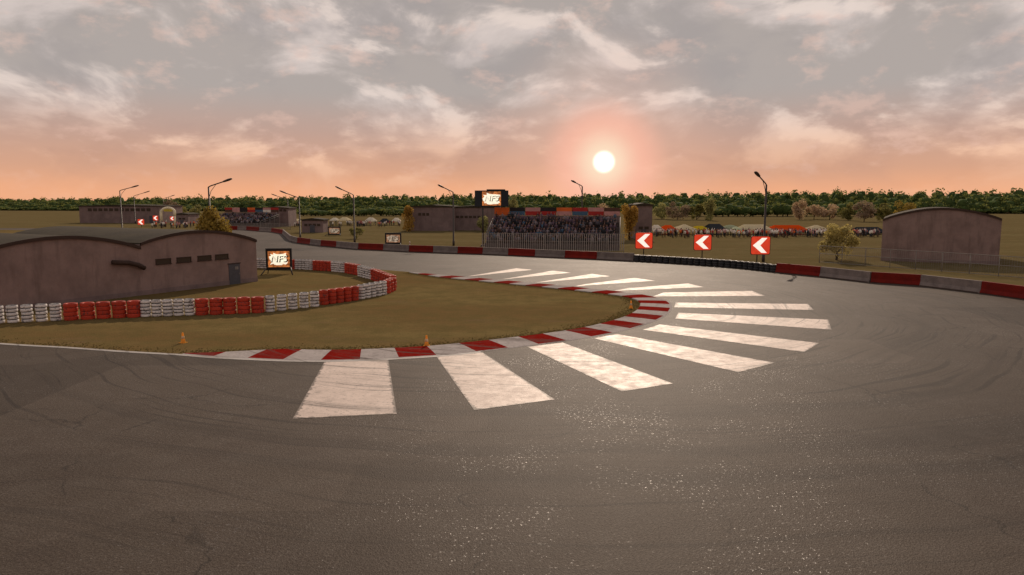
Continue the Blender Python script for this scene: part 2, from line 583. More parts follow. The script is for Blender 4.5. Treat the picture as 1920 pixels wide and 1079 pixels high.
# the asphalt reaches under the blocks
sheet('road', [(p.x, p.y) for p in road_out], 0.004, M['asphalt'])

# edge of the infield: the outside of the kerb
edge_px = [(0, 644), (120, 651), (235, 659), (340, 665), (400, 670), (480, 674), (545, 676.5), (620, 677), (690, 675), (760, 671.5), (830, 667), (900, 660),
           (985, 650), (1050, 642), (1115, 632), (1165, 622), (1205, 611), (1235, 600), (1253, 588.5), (1260, 577), (1256, 568), (1240, 560.5), (1210, 553.5),
           (1165, 547.5), (1110, 541.5), (1050, 535.5), (990, 530), (930, 524.5), (870, 519), (820, 515), (775, 511)]
edge_w = [at(*p) for p in edge_px]
edge = catmull([Vector((-70, 52, 0)), Vector((-45, 44.5, 0))] + edge_w, 0.35)
back_w = [Vector(p) for p in ((-16.5, 84.0, 0), (-21.5, 87, 0), (-30, 91.5, 0), (-42, 103, 0), (-58, 140, 0), (-84, 180, 0), (-150, 200, 0), (-150, 60, 0), (-100, 60, 0))]
infield_outline = [(p.x, p.y) for p in edge] + [(p.x, p.y) for p in back_w]
sheet('infield', infield_outline, 0.009, M['infield'])

# kerb: raised alternating blocks, tapering in and out
kpts = catmull(edge_w[3:], 0.3)
kpts = resample(kpts, 0.28)
acc = 0.0
sarr = [0.0]
for a, b in zip(kpts, kpts[1:]):
    acc += (b - a).length
    sarr.append(acc)
KL = acc
kb = MB()
prev = None
CELL = 1.98
PH = 1.98 * 0.72
for i, p in enumerate(kpts):
    a, b = kpts[max(0, i - 1)], kpts[min(len(kpts) - 1, i + 1)]
    t = (b - a).normalized()
    nrm = Vector((-t.y, t.x, 0))      # to the infield side (left of travel)
    s = sarr[i]
    w = 2.35 * min(1.0, 0.12 + s / 5.5) * min(1.0, 0.25 + (KL - s) / 9.0)
    h = 0.07 * min(1.0, 0.2 + s / 5.0)
    row = [p + Vector((0, 0, 0.009)), p + nrm * 0.14 + Vector((0, 0, 0.03)), p + nrm * 0.20 + Vector((0, 0, 0.032)), p + nrm * w * 0.6 + Vector((0, 0, h)),
           p + nrm * w + Vector((0, 0, h + 0.01)), p + nrm * (w + 0.06) + Vector((0, 0, 0.0))]
    if prev:
        mi = int((sarr[i - 1] + sarr[i]) / 2 / CELL + 0.0) % 2
        for k in range(5):
            m = 1 if k < 1 else (mi)
            kb.add([prev[k], row[k], row[k + 1], prev[k + 1]], [(0, 1, 2, 3)], m)
    prev = row
kerb = kb.build('kerb', [M['kerb_red'], M['kerb_white']])
tag(kerb, kind='structure')

# white edge line left of the kerb and beside it
lb = MB()
lp = [p for p in catmull([Vector((-70, 52, 0)), Vector((-45, 44.5, 0))] + edge_w[:12], 0.5)]
for i in range(len(lp) - 1):
    def off(j, d):
        a, b = lp[max(0, j - 1)], lp[min(len(lp) - 1, j + 1)]
        t = (b - a).normalized()
        return lp[j] + Vector((t.y, -t.x, 0)) * d + Vector((0, 0, 0.018))
    lb.add([off(i, 0.30), off(i + 1, 0.30), off(i + 1, -0.02), off(i, -0.02)], [(0, 1, 2, 3)])
tag(lb.build('edge_line', M['line_paint']), kind='structure')

# painted bars fanning round the hairpin
bars = [((610, 676), (728, 674), (744, 777), (549, 786)), ((818, 669), (904, 661), (1040, 750), (889, 770)), ((988, 651), (1055, 643), (1262, 720), (1166, 735)),
        ((1113, 635), (1157, 627), (1453, 681), (1384, 699)), ((1205, 619), (1237, 609), (1536, 644), (1508, 661)), ((1266, 598), (1272, 587), (1553, 600), (1559, 619)),
        ((1264, 577), (1267, 568), (1515, 570.5), (1526, 582)), ((1224, 556.5), (1244, 549), (1410, 546), (1435, 555.5)), ((1150, 546), (1178, 541), (1290, 532), (1320, 539)),
        ((1076, 537.5), (1100, 533), (1190, 521.5), (1229, 527)), ((1002, 531), (1026, 527), (1110, 514), (1145, 518.5)), ((936, 525), (956, 522), (1036, 508), (1071, 512)),
        ((872, 519.5), (890, 516.5), (968, 503.5), (1000, 506.5))]
names = ['broad worn white bar nearest the left end of the painted fan', 'second white bar of the fan below the red kerb',
         'white bar slanting out below the end of the front kerb', 'long white bar slanting right with a pointed outer corner',
         'white bar above the longest slanting one beside the hairpin', 'white bar reaching farthest right across the road',
         'white bar level with the very tip of the kerb', 'white bar just past the tip of the kerb',
         'white bar beyond the hairpin tip starting at a red cell', 'thin white bar on the far side above the kerb',
         'thin white bar in front of the tyre wall start', 'thin white bar in front of the right end of the grandstand',
         'farthest and thinnest white bar in front of the grandstand']
for q, lab in zip(bars, names):
    w = [at(*p) for p in q]
    b = MB()
    n, m = 40, 10
    rim = []
    L1, L2 = (w[3] - w[0]).length, (w[2] - w[3]).length
    for i in range(n + 1):
        for j in range(m + 1):
            u, v = i / n, j / m
            pnt = w[0].lerp(w[1], v).lerp(w[3].lerp(w[2], v), u)
            b.v.append((pnt.x, pnt.y, 0.013))
            rim.append(min(min(u, 1 - u) * L1, min(v, 1 - v) * L2, 0.6))
    for i in range(n):
        for j in range(m):
            k = i * (m + 1) + j
            b.f.append((k, k + m + 1, k + m + 2, k + 1))
            b.mi.append(0)
            b.smooth.append(False)
    o = b.build('road_marking', M['white_paint'])
    o.data.attributes.new('rim', 'FLOAT', 'POINT').data.foreach_set('value', rim)
    tag(o, lab, 'road marking', 'white bars painted round the hairpin', 'structure')

# ------------------------------------------------------------------ far barrier blocks
def block(p, q, red, label, h=1.05):
    d = q - p
    L = d.length - 0.05
    rz = math.atan2(d.y, d.x)
    o = thing('barrier_block', label, 'barrier', (p + q) / 2, rz, 'red and grey concrete blocks lining the outside of the track')
    prof = [(-0.30, 0), (0.30, 0), (0.30, 0.12), (0.17, 0.40), (0.13, h), (-0.13, h), (-0.17, 0.40), (-0.30, 0.12)]
    b = MB()
    n = len(prof)
    e = 0.03
    rings = [(-L / 2, 0.94), (-L / 2 + e, 1.0), (L / 2 - e, 1.0), (L / 2, 0.94)]
    vs = [(x, y * k, z * (1 if k == 1 else 0.985)) for x, k in rings for y, z in prof]
    fs = [tuple(range(n)), tuple(reversed(range(3 * n, 4 * n)))]
    for r in range(3):
        for i in range(n):
            j = (i + 1) % n
            fs.append((r * n + i, r * n + n + i, r * n + n + j, r * n + j))
    b.add(vs, fs)
    b.build('body', M['block_red' if red else 'block_grey'], o)
    MB().box((0, 0, 0.035), (L * 0.96, 0.66, 0.06)).build('footing', M['trim'], o)
    return o


ORD = ['first', 'second', 'third', 'fourth', 'fifth', 'sixth', 'seventh', 'eighth', 'ninth', 'tenth', 'eleventh', 'twelfth', 'thirteenth']
seq = [(i, i + 1) for i in range(0, 20)]
cnt = {True: 0, False: 0}
for i, j in seq:
    red = i in (0, 2, 4, 7, 9, 11, 13, 15, 17, 19)
    p, q = far_w[i], far_w[j]
    k = cnt[red]
    cnt[red] += 1
    where = 'where the road bends away' if i < 6 else ('by the field lamp posts' if i < 12 else ('below the long low building' if i < 16 else 'below the grandstand fence'))
    block(p, q, red, '%s barrier block %s, %s %s from the far end' % ('red' if red else 'grey', where, ORD[k], 'red' if red else 'grey'))
p, q = far_w[20], far_w[21]
block(p, q, False, 'long grey barrier block ending at the black tyre wall')
rest = [far_w[25], far_w[26], far_w[27]] + right_w
for i in range(len(rest) - 1):
    red = i % 2 == 0
    block(rest[i], rest[i + 1], red, '%s barrier block beyond the tyre wall, the %s towards the near right' % ('red' if red else 'grey', ORD[i]))

# ------------------------------------------------------------------ tyres
def tyre_mesh(name, ro, h, mat, groove):
    ri = ro * 0.52
    e = h * 0.5
    prof = []
    for k in range(9):                      # bulging tread with shoulders
        a = -math.pi / 2 + math.pi * k / 8
        prof.append((ro - groove * (1 - abs(math.cos(a)) ** 0.6), e + e * 0.97 * math.sin(a)))
    prof += [(ri + 0.06, h * 0.94), (ri, h * 0.86), (ri - 0.02, e), (ri, h * 0.14), (ri + 0.06, h * 0.06)]
    b = MB()
    b.lathe(prof, 22, closed=True)
    me = bpy.data.meshes.new(name)
    me.from_pydata(b.v, [], b.f)
    me.polygons.foreach_set('use_smooth', b.smooth)
    me.materials.append(mat)
    me.update()
    return me


def stack_proto(matkey, n, ro, h, groove):
    return tyre_mesh('tyre', ro, h, M[matkey], groove), n, h


TY = {'white': stack_proto('tyre_white', 5, 0.34, 0.235, 0.075), 'red': stack_proto('tyre_red', 4, 0.35, 0.285, 0.03),
      'black': stack_proto('rubber', 3, 0.41, 0.285, 0.07)}
TY['bigred'] = (tyre_mesh('tyre', 0.44, 0.285, M['tyre_red'], 0.03), 4, 0.285)


def tyre_stack(p, kind, label, group):
    me, n, h = TY[kind]
    o = thing('tyre_stack', label, 'tyre stack', p, rng.uniform(0, 6.28), group)
    for k in range(n):
        t = bpy.data.objects.new('tyre', me)
        t.parent = o
        t.location = (rng.uniform(-0.025, 0.025), rng.uniform(-0.025, 0.025), k * h)
        t.rotation_euler = (0, 0, rng.uniform(0, 6.28))
        col.objects.link(t)
    return o


def tyre_row(a, b, n, kind, lab, group):
    for k in range(n):
        p = a.lerp(b, (k + 0.5) / n)
        tyre_stack(p, kind, lab % ORD[k], group)


GT = 'painted tyre stacks walling the inside of the hairpin'
front = [((240, 595), (264, 594.5), 1, 'bigred', 'red tyre stack left of the left white run, %s there'),
         ((264, 594.5), (366, 591), 5, 'white', 'white tyre stack in the run left of the big red stacks, %s from left'),
         ((366, 591), (496, 586), 5, 'bigred', 'big red tyre stack of the front wall, %s from left of five'),
         ((496, 586), (600, 574), 5, 'white', 'white tyre stack in front of the billboard lawn, %s from left of its run'),
         ((600, 572.5), (672, 562.5), 5, 'red', 'red tyre stack in the slanting part of the front wall, %s from left'),
         ((672, 562), (723, 552), 5, 'white', 'small white tyre stack just before the wall turns, %s from left'),
         ((723, 551.5), (738, 544), 3, 'red', 'red tyre stack at the turning point of the wall, %s along')]
for a, b, n, kd, lab in front:
    tyre_row(at(*a), at(*b), n, kd, lab, GT)
# the wall carries on to the left
A, B = at(240, 595), at(300, 593.6)
dirn = Vector((-0.94, -0.33, 0)).normalized()
s = A + dirn * 0.0
tyre_row(s, s + dirn * 3.9, 4, 'bigred', 'red tyre stack at the left end of the front wall, %s from the right', GT)
tyre_row(s + dirn * 3.9, s + dirn * 8.0, 5, 'white', 'white tyre stack at the far left of the wall, %s from the right', GT)
tyre_row(s + dirn * 8.0, s + dirn * 12.9, 5, 'bigred', 'red tyre stack at the farthest left of the wall, %s from the right', GT)
backr = [((739, 541), (721, 534), 4, 'red', 'red tyre stack curving back behind the turning point, %s along'),
         ((720, 533), (700, 525), 5, 'red', 'red tyre stack just past the turning point at the back, %s along'),
         ((699, 524.5), (674, 518), 5, 'white', 'white tyre stack of the back wall near the turn, %s along'),
         ((673, 516.5), (650, 512), 5, 'red', 'red tyre stack of the back wall, run nearest the turn, %s from right'),
         ((648, 511.5), (624, 509.5), 5, 'white', 'white tyre stack between the two red runs at the back, %s from right'),
         ((622, 509), (589, 507), 5, 'red', 'red tyre stack of the middle back run, %s from right'),
         ((588, 506.8), (555, 505), 5, 'white', 'white tyre stack right of the lawn billboard, %s from right'),
         ((554, 505), (521, 504), 5, 'red', 'red tyre stack behind the lawn billboard, %s from right'),
         ((520, 504), (483, 503), 5, 'white', 'white tyre stack left of the lawn billboard, %s from right')]
for a, b, n, kd, lab in backr:
    tyre_row(at(*a), at(*b), n, kd, lab, GT)

# black tyre wall with bundles strapped under a rubber belt
tw = resample(catmull(far_w[21:26], 1.0), 0.86)
third = len(tw) / 3
for i, p in enumerate(tw[:-1]):
    q = p.lerp(tw[i + 1], 0.5)
    part = ['below the left chevron sign', 'below the middle chevron sign', 'below the right chevron sign'][min(2, int(i / third))]
    tyre_stack(q, 'black', 'black tyre stack %s, %s of its third from left' % (part, ORD[int(i % third)]), 'black tyre stacks walling the outside of the bend')

# ------------------------------------------------------------------ cones and marker post
def make_cone(loc, label):
    o = thing('traffic_cone', label, 'traffic cone', loc, rng.uniform(0, 1.5), 'cones on the grass behind the kerb')
    b = MB()
    b.box((0, 0, 0.02), (0.34, 0.34, 0.04), taper=0.94)
    b.build('base', M['cone'], o)
    b = MB()
    b.lathe([(0.13, 0.04), (0.115, 0.10), (0.04, 0.58), (0.03, 0.60)], 16)
    b.build('body', M['cone'], o)
    b = MB()
    b.lathe([(0.096, 0.25), (0.0985, 0.251), (0.0745, 0.40), (0.072, 0.401)], 16)
    b.build('band', M['cone_white'], o)
    return o


make_cone(at(343.5, 643.5), 'orange cone standing alone on the grass left of the first red kerb cell')
make_cone(at(800, 649, 0.05), 'orange cone standing right behind a red kerb cell at the middle of the front')
make_cone(at(1183, 579), 'small yellow-orange cone inside the tip of the hairpin')

mp = thing('marker_post', 'small white marker post on the grass right of the roadside billboard', 'post', dist(768.5, 122))
MB().lathe([(0.09, 0), (0.09, 0.98), (0.07, 1.06), (0.02, 1.10)], 12).build('body', M['cloth_white'], mp)
MB().lathe([(0.093, 0.72), (0.094, 0.721), (0.094, 0.88), (0.093, 0.881)], 12).build('band', M['cloth_red'], mp)

# ------------------------------------------------------------------ chevron signs
def chevron(px, Y, zlo, zhi, w, label, posts=(0.0,), rz=0.0):
    o = thing('chevron_sign', label, 'road sign', dist(px, Y), rz, 'red chevron signs outside the bends')
    hz = zhi - zlo
    c = (zlo + zhi) / 2
    def rrect(hw, hh, r, n=5):
        pts = []
        for cx, cz, a0 in ((hw - r, -hh + r, -90), (hw - r, hh - r, 0), (-hw + r, hh - r, 90), (-hw + r, -hh + r, 180)):
            for k in range(n + 1):
                a = R(a0 + 90 * k / n)
                pts.append((cx + r * math.cos(a), c + cz + r * math.sin(a)))
        return pts
    MB().prism(rrect(w / 2, hz / 2, w * 0.1), -0.02, 0.05).build('frame', M['black'], o)
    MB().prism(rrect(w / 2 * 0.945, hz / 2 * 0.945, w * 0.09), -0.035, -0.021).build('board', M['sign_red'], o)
    k = w / 2
    hh = hz / 2
    poly = [(-0.78 * k, c), (0.12 * k, c + 0.80 * hh), (0.66 * k, c + 0.80 * hh), (-0.04 * k, c), (0.66 * k, c - 0.80 * hh), (0.12 * k, c - 0.80 * hh)]
    b = MB()
    n = len(poly)
    vs = [(x, -0.048, z) for x, z in poly] + [(x, -0.036, z) for x, z in poly]
    b.add(vs, [(0, 1, 2, 3), (0, 3, 4, 5)] + [(i, i + n, (i + 1) % n + n, (i + 1) % n) for i in range(n)])
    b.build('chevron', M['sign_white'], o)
    for x in posts:
        MB().tube([(x, 0.12, 0), (x, 0.12, c + hz * 0.3)], 0.07, 10).build('post', M['steel'], o)
    br = MB()
    for s_ in (-0.25, 0.25):
        br.box((0, 0.085, c + hz * s_), (w * 0.7, 0.06, 0.08))
    br.build('bracket', M['galv'], o)
    return o


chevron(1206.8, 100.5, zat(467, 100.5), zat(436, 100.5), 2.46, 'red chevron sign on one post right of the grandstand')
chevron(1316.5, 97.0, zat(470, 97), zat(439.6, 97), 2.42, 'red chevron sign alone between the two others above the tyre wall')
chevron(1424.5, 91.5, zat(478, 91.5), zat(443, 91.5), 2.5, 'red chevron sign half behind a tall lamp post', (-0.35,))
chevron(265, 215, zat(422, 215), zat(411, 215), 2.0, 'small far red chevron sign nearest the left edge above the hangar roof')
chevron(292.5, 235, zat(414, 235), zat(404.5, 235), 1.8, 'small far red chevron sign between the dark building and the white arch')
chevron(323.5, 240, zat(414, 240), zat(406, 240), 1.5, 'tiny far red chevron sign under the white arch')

# ------------------------------------------------------------------ billboards
def billboard(px, Y, w, z0, z1, bright, label, rz=0.0, legs='ground', side=0.0):
    o = thing('billboard', label, 'billboard', dist(px, Y), rz)
    c, h = (z0 + z1) / 2, z1 - z0
    t = 0.22 if side == 0 else 0.14
    fr = MB()
    sw = w - 2 * side
    fr.box((0, 0.10, c), (w, 0.16, h))
    for x in (-1, 1):
        fr.box((x * (sw / 2 - t / 2), -0.02, c), (t, 0.075, h))
    for z in (-1, 1):
        fr.box((0, -0.02, c + z * (h / 2 - t * 0.7)), (sw - 2 * t - 0.004, 0.07, t * 1.4))
    fr.build('frame', M['black'], o)
    if side:
        for x in (-1, 1):
            MB().box((x * (w / 2 - side / 2), -0.04, c + 0.0), (side - 0.02, 0.11, h * 0.97)).build('side_panel', M['cloth_navy'], o)
    MB().box((0, 0.0, c), (sw - 2 * t - 0.01, 0.03, h - 2.8 * t - 0.01)).build('screen', M['scr_bright' if bright else 'scr_dim'], o)
    size = min(h * 0.60, (sw - 2 * t) * 0.42)
    rs = random.Random(int(px))
    iw, ih = (sw - 2 * t) * 0.455, (h - 2.8 * t) * 0.41
    ring = []
    for k in range(26):
        a = 2 * math.pi * k / 26
        q = rs.uniform(0.72, 1.08)
        ring.append((iw * math.copysign(abs(math.cos(a)) ** 0.6, math.cos(a)) * q, c + ih * math.copysign(abs(math.sin(a)) ** 0.6, math.sin(a)) * q))
    sm = MB()
    sm.add([(0, -0.026, c)] + [(x, -0.026, z) for x, z in ring], [(0, 1 + k, 1 + (k + 1) % 26) for k in range(26)])
    sm.build('splash', M['txt_bright' if bright else 'txt_dim'], o)
    text_mesh('lettering_edge', 'NFS', size, M['txt_dark'], o, (0.03, -0.034, c - 0.04), 0.004, 0.12, 0.02, 1.1)
    text_mesh('lettering', 'NFS', size * 0.97, M['txt_bright' if bright else 'txt_dim'], o, (-0.05, -0.045, c + 0.03), 0.005, 0.12, 0.0, 1.1)
    if legs == 'ground':
        for x in (-1, 1):
            l = MB()
            l.tube([(x * w * 0.40, 0.22, z0 + h * 0.3), (x * w * 0.46, 0.22, 0.0)], 0.05, 8)
            l.tube([(x * w * 0.40, 0.22, z0 + h * 0.25), (x * w * 0.60, -1.6, 0.02)], 0.06, 8)
            l.build('leg', M['steel'], o)
    return o


billboard(524, 78.5, 2.75, zat(506.5, 78.5), zat(466, 78.5), True, 'glowing orange billboard in a black frame on the lawn beside the hangar', R(8))
billboard(737.5, 124, 2.80, zat(458.5, 124), zat(437, 124), False, 'dull orange roadside billboard behind the red and grey blocks')
billboard(627, 165, 2.90, zat(441, 165), zat(425, 165), False, 'pale small billboard in the field left of the lamp post')
sb = billboard(922, 126, 5.85, zat(388, 126), zat(357.5, 126), True, 'big glowing screen with black side panels high beside the grandstand', 0, 'pole', 1.15)
MB().tube([(-1.55, 0.32, 0), (-1.55, 0.32, zat(362, 126))], [0.17, 0.14], 12).build('post', M['steel'], sb)
MB().box((0.75, 0.1, zat(356.5, 126)), (3.2, 0.5, 0.22)).build('hood', M['black'], sb)
MB().box((-1.55, 0.32, 0.15), (0.8, 0.8, 0.3), taper=0.85).build('base', M['block_grey'], sb)

# ------------------------------------------------------------------ street lamps
def lamp(px, Y, ztop, px_tip, z_tip, label, fwd=0.0, brace=True, k=1.35):
    o = thing('street_lamp', label, 'street lamp', dist(px, Y), 0, 'lamp posts round the track')
    tipx = dist(px_tip, Y).x - dist(px, Y).x
    up = z_tip - ztop
    d = Vector((tipx, -fwd, up))
    MB().tube([(0, 0, 0), (0, 0, 0.9), (0, 0, 0.92), (0, 0, ztop)], [0.15 * k, 0.145 * k, 0.11 * k, 0.085 * k], 10).build('pole', M['lampmetal'], o)
    e = d * 0.62
    MB().tube([(0, 0, ztop - 0.02), Vector((0, 0, ztop)) + e * 0.15 + Vector((0, 0, 0.05)), Vector((0, 0, ztop)) + e], 0.06 * k, 8).build('arm', M['lampmetal'], o)
    h = MB()
    dd = d.normalized()
    sd = dd.cross(Vector((0, 0, 1))).normalized()
    up_ = sd.cross(dd)
    base = Vector((0, 0, ztop))
    rings = [(0.58, 0.06, 0.05), (0.68, 0.17, 0.10), (0.86, 0.22, 0.12), (0.97, 0.18, 0.08), (1.0, 0.08, 0.04)]
    vs, fs = [], []
    for t, w_, h_ in rings:
        c = base + d * t
        for q in range(10):
            a = 2 * math.pi * q / 10
            vs.append(c + sd * math.cos(a) * w_ * k + up_ * math.sin(a) * h_ * k)
    for r in range(len(rings) - 1):
        for q in range(10):
            fs.append((r * 10 + q, r * 10 + (q + 1) % 10, r * 10 + 10 + (q + 1) % 10, r * 10 + 10 + q))
    fs += [tuple(reversed(range(10))), tuple(range(40, 50))]
    h.add(vs, fs, 0, True)
    h.build('lamp_head', M['lampmetal'], o)
    if brace:
        MB().tube([(0, 0, ztop - 1.7), base + d * 0.10 + Vector((0, 0, -0.75)), base + d * 0.32], 0.03 * k, 6).build('brace', M['lampmetal'], o)
    return o


lamp(1431, 94.0, zat(347, 94), 1402, zat(323, 94), 'tall lamp post standing in front of the right chevron sign', 1.5)
lamp(1090.5, 132, zat(350, 132), 1069, zat(339, 132), 'lamp post rising behind the grandstand under the sun', 1.5)
lamp(850.5, 128, zat(361, 128), 824, zat(347, 128), 'lamp post in front of the long low building', 1.5)
lamp(665, 138, zat(366, 138), 634, zat(350, 138), 'lamp post between the two field billboards', 1.0)
lamp(563, 152, zat(372, 152), 529, zat(358, 152), 'lamp post at the far bend, taller of two close together', 0.5)
lamp(541, 228, zat(375, 228), 512, zat(364, 228), 'far lamp post against the end of the second grandstand', 0.5)
lamp(397, 113, zat(351, 113), 445, zat(335.5, 113), 'braced lamp post rising out of the golden conifer behind the hangar', 0.8, True, 1.5)
lamp(230, 165, zat(358, 165), 268, zat(348, 165), 'lamp post at the left whose arm reaches right over the dark building', 0.5)
lamp(254, 250, zat(368, 250), 286, zat(358.5, 250), 'smaller lamp post behind the dark building', 0.5)
lamp(308, 330, zat(373, 330), 331, zat(366, 330), 'tiny lamp post above the white arch', 0.5)

# ------------------------------------------------------------------ hangars and buildings
def vault_prof(w, eave, peak, n=14):
    return [(-w / 2 + w * i / n, eave + (peak - eave) * math.sin(math.pi * i / n) ** 0.9) for i in range(n + 1)]


def hangar(name, label, p_right, p_left, depth, eave_r, eave_l, peak, bays=2, windows=True, pipe=False):
    """front from p_left to p_right, body behind; local x along the front, y into the building"""
    d = p_right - p_left
    w = d.length
    rz = math.atan2(d.y, d.x)
    o = thing(name, label, 'building', p_left, rz)
    walls, roof, fascia = MB(), MB(), MB()
    for k in range(bays):
        x0 = -w * k
        prof = []
        n = 16
        for i in range(n + 1):
            u = i / n
            e = eave_l + (eave_r - eave_l) * u
            prof.append((x0 + w * u, e + (peak - (eave_l + eave_r) / 2) * math.sin(math.pi * u) ** 0.85))
        poly = [(x0 + 0.001, 0)] + [(x0 + w - 0.001, 0)] + list(reversed(prof))
        walls.prism(poly, 0.0, depth)
        for i in range(n):
            (xa, za), (xb, zb) = prof[i], prof[i + 1]
            roof.add([(xa, -0.02, za + 0.02), (xb, -0.02, zb + 0.02), (xb, depth + 0.3, zb + 0.02), (xa, depth + 0.3, za + 0.02),
                      (xa, -0.02, za + 0.13), (xb, -0.02, zb + 0.13), (xb, depth + 0.3, zb + 0.13), (xa, depth + 0.3, za + 0.13)],
                     [(0, 3, 2, 1), (4, 5, 6, 7), (0, 1, 5, 4), (2, 3, 7, 6), (0, 4, 7, 3), (1, 2, 6, 5)], 0, False)
            fascia.add([(xa, -0.16, za - 0.10), (xb, -0.16, zb - 0.10), (xb, -0.16, zb + 0.16), (xa, -0.16, za + 0.16),
                        (xa, -0.021, za - 0.10), (xb, -0.021, zb - 0.10), (xb, -0.021, zb + 0.16), (xa, -0.021, za + 0.16)],
                       [(0, 1, 2, 3), (7, 6, 5, 4), (0, 4, 5, 1), (3, 2, 6, 7)])
    walls.build('wall', M['wall'], o)
    roof.build('roof', M['roof'], o)
    fascia.build('fascia', M['trim'], o)
    pl = MB()
    pl.box((w / 2 - w * (bays - 1) / 2, -0.03, 0.2), (w * bays, 0.05, 0.4))
    pl.build('plinth', M['wall_far'], o)
    if windows:
        for k in range(1):
            for u in (0.17, 0.335, 0.51, 0.665):
                x = -w * k + w * u
                fr = MB()
                W_, H_ = w * 0.115, 0.46
                z = 2.72
                fr.box((x, -0.02, z + H_ / 2), (W_ + 0.08, 0.07, 0.06)).box((x, -0.04, z - H_ / 2), (W_ + 0.14, 0.14, 0.06))
                for s_ in (-1, 1):
                    fr.box((x + s_ * W_ / 2, -0.02, z), (0.06, 0.07, H_ - 0.062))
                f = fr.build('window', M['trim'], o)
                MB().box((x, 0.0, z), (W_ - 0.062, 0.03, H_ - 0.062)).build('pane', M['glass'], f)
        x = w * 0.775
        dr = MB()
        dr.box((x, -0.03, 0.98), (1.25, 0.07, 1.96))
        dd = dr.build('door', M['door'], o)
        MB().box((x + 0.25, -0.072, 1.55), (0.36, 0.012, 0.28)).build('pane', M['galv'], dd)
        MB().box((x + 0.48, -0.085, 1.0), (0.05, 0.06, 0.16)).build('handle', M['galv'], dd)
        MB().box((x, -0.05, 2.0), (1.45, 0.12, 0.07)).build('lintel', M['trim'], o)
    if pipe:
        b = MB()
        b.tube([(-2.6, -0.25, 3.0), (-1.2, -0.25, 2.86), (-0.4, -0.25, 2.62), (0.15, -0.25, 2.30)], 0.19, 10)
        b.build('duct', M['trim'], o)
    return o


pr, plf = at(483, 528), at(268, 554)
hangar('hangar', 'brown hangar with arched parapet and slit windows inside the hairpin', pr, plf, 22, 4.0, 4.3, 5.15, 2, True, True)
pc = dist(1651, 96)
hangar('hangar', 'brown hangar at the right edge behind the wire fence', pc + Vector((11.6, -6.2, 0)), pc, 16, 5.6, 5.4, 6.9, 1, False)


def shed(name, label, px0, px1, Y, zt, rows, depth=14, rz=0.0, door=None, roofm='roof'):
    a, b = dist(px0, Y), dist(px1, Y)
    w = b.x - a.x
    o = thing(name, label, 'building', (a + b) / 2, rz)
    MB().box((0, depth / 2, zt / 2), (w, depth, zt)).build('wall', M['wall_far'], o)
    r = MB()
    r.prism([(-w / 2 - 0.25, zt + 0.003), (w / 2 + 0.25, zt + 0.003), (w / 2 + 0.25, zt + 0.28), (0, zt + 0.62), (-w / 2 - 0.25, zt + 0.28)], -0.25, depth + 0.25)
    r.build('roof', M[roofm], o)
    for (x0, x1, z0, z1, n) in rows:
        for k in range(n):
            u = x0 + (x1 - x0) * (k + 0.5) / n
            ww = w * (x1 - x0) / n * 0.72
            f = MB()
            f.box((-w / 2 + w * u, -0.03, (z0 + z1) / 2), (ww, 0.07, z1 - z0))
            fo = f.build('window', M['trim'], o)
            MB().box((-w / 2 + w * u, -0.073, (z0 + z1) / 2), (ww - 0.14, 0.012, z1 - z0 - 0.14)).build('pane', M['glass'], fo)
    if door:
        u, dw, dh = door
        d = MB().box((-w / 2 + w * u, -0.04, dh / 2), (dw, 0.09, dh)).build('door', M['door'], o)
        MB().box((-w / 2 + w * u + dw * 0.35, -0.11, dh / 2), (0.08, 0.05, 0.2)).build('handle', M['galv'], d)
    return o


shed('low_building', 'long low brown building with slit windows left of the grandstand', 771, 851, 190, zat(389, 190), [(0.16, 0.44, 4.0, 4.7, 3)], 14)
shed('low_building', 'brown building wing behind the screen post and the pale shrub', 851.6, 936, 193, zat(390, 193), [(0.03, 0.6, 3.3, 3.9, 6)], 14, 0, None)
shed('block_building', 'narrow brown building between the orange tree and the chevron signs', 1191, 1222, 150, zat(386.5, 150), [(0.15, 0.85, 2.0, 2.6, 2)], 9, 0, (0.5, 1.0, 2.0))
shed('paddock_building', 'dark flat building at the left edge beyond the hangar roof', 150, 300, 255, zat(387.5, 255), [(0.1, 0.9, 4.2, 5.2, 12)], 18, 0, (0.9, 1.6, 2.6))
shed('paddock_building', 'low grey gabled shed between the white arch and the golden conifer', 330, 353, 250, zat(403, 250), [(0.2, 0.8, 1.4, 2.0, 2)], 9, 0, (0.5, 1.2, 1.2))
shed('paddock_building', 'pit building with small upper windows at the end of the far grandstand', 492, 541, 222, zat(391.5, 222), [(0.2, 0.95, 4.6, 5.3, 5)], 10, R(3), (0.5, 1.6, 2.4))
shed('container_shed', 'low purple-grey shed between the lamp post and the pale billboard', 566, 606, 180, zat(414, 180), [(0.1, 0.9, 1.6, 2.2, 4)], 5, 0, (0.5, 1.2, 1.9))

# white arch over the far track
ar = thing('gantry_arch', 'white arch standing before the trees left of the golden conifer', 'arch', dist(316, 232))
w_ = 2.2
MB().tube([(-w_, 0, 0)] + [(-w_ * math.cos(a), 0.35 * math.sin(a), zat(399, 232) + 1.5 * math.sin(a)) for a in [math.pi * i / 12 for i in range(13)]] + [(w_ * 0.98, 0, zat(405, 232))],
          0.42, 10).build('tube', M['cloth_cream'], ar)
MB().box((0.3, -0.45, zat(395, 232)), (2.6, 0.1, 0.7)).build('banner', M['cloth_yellow'], ar)
MB().box((-w_, 0, 0.12), (1.3, 1.3, 0.24)).build('base', M['cloth_navy'], ar)
MB().tube([(w_ * 0.98, 0, 0), (w_ * 0.98, 0, zat(405, 232))], 0.3, 10).build('leg', M['cloth_cream'], ar)

# ------------------------------------------------------------------ people (small, in crowds)
SHIRTS = ['cloth_navy', 'cloth_charcoal', 'cloth_blue', 'cloth_white', 'cloth_red', 'cloth_brown', 'cloth_pink', 'door', 'cloth_orange']


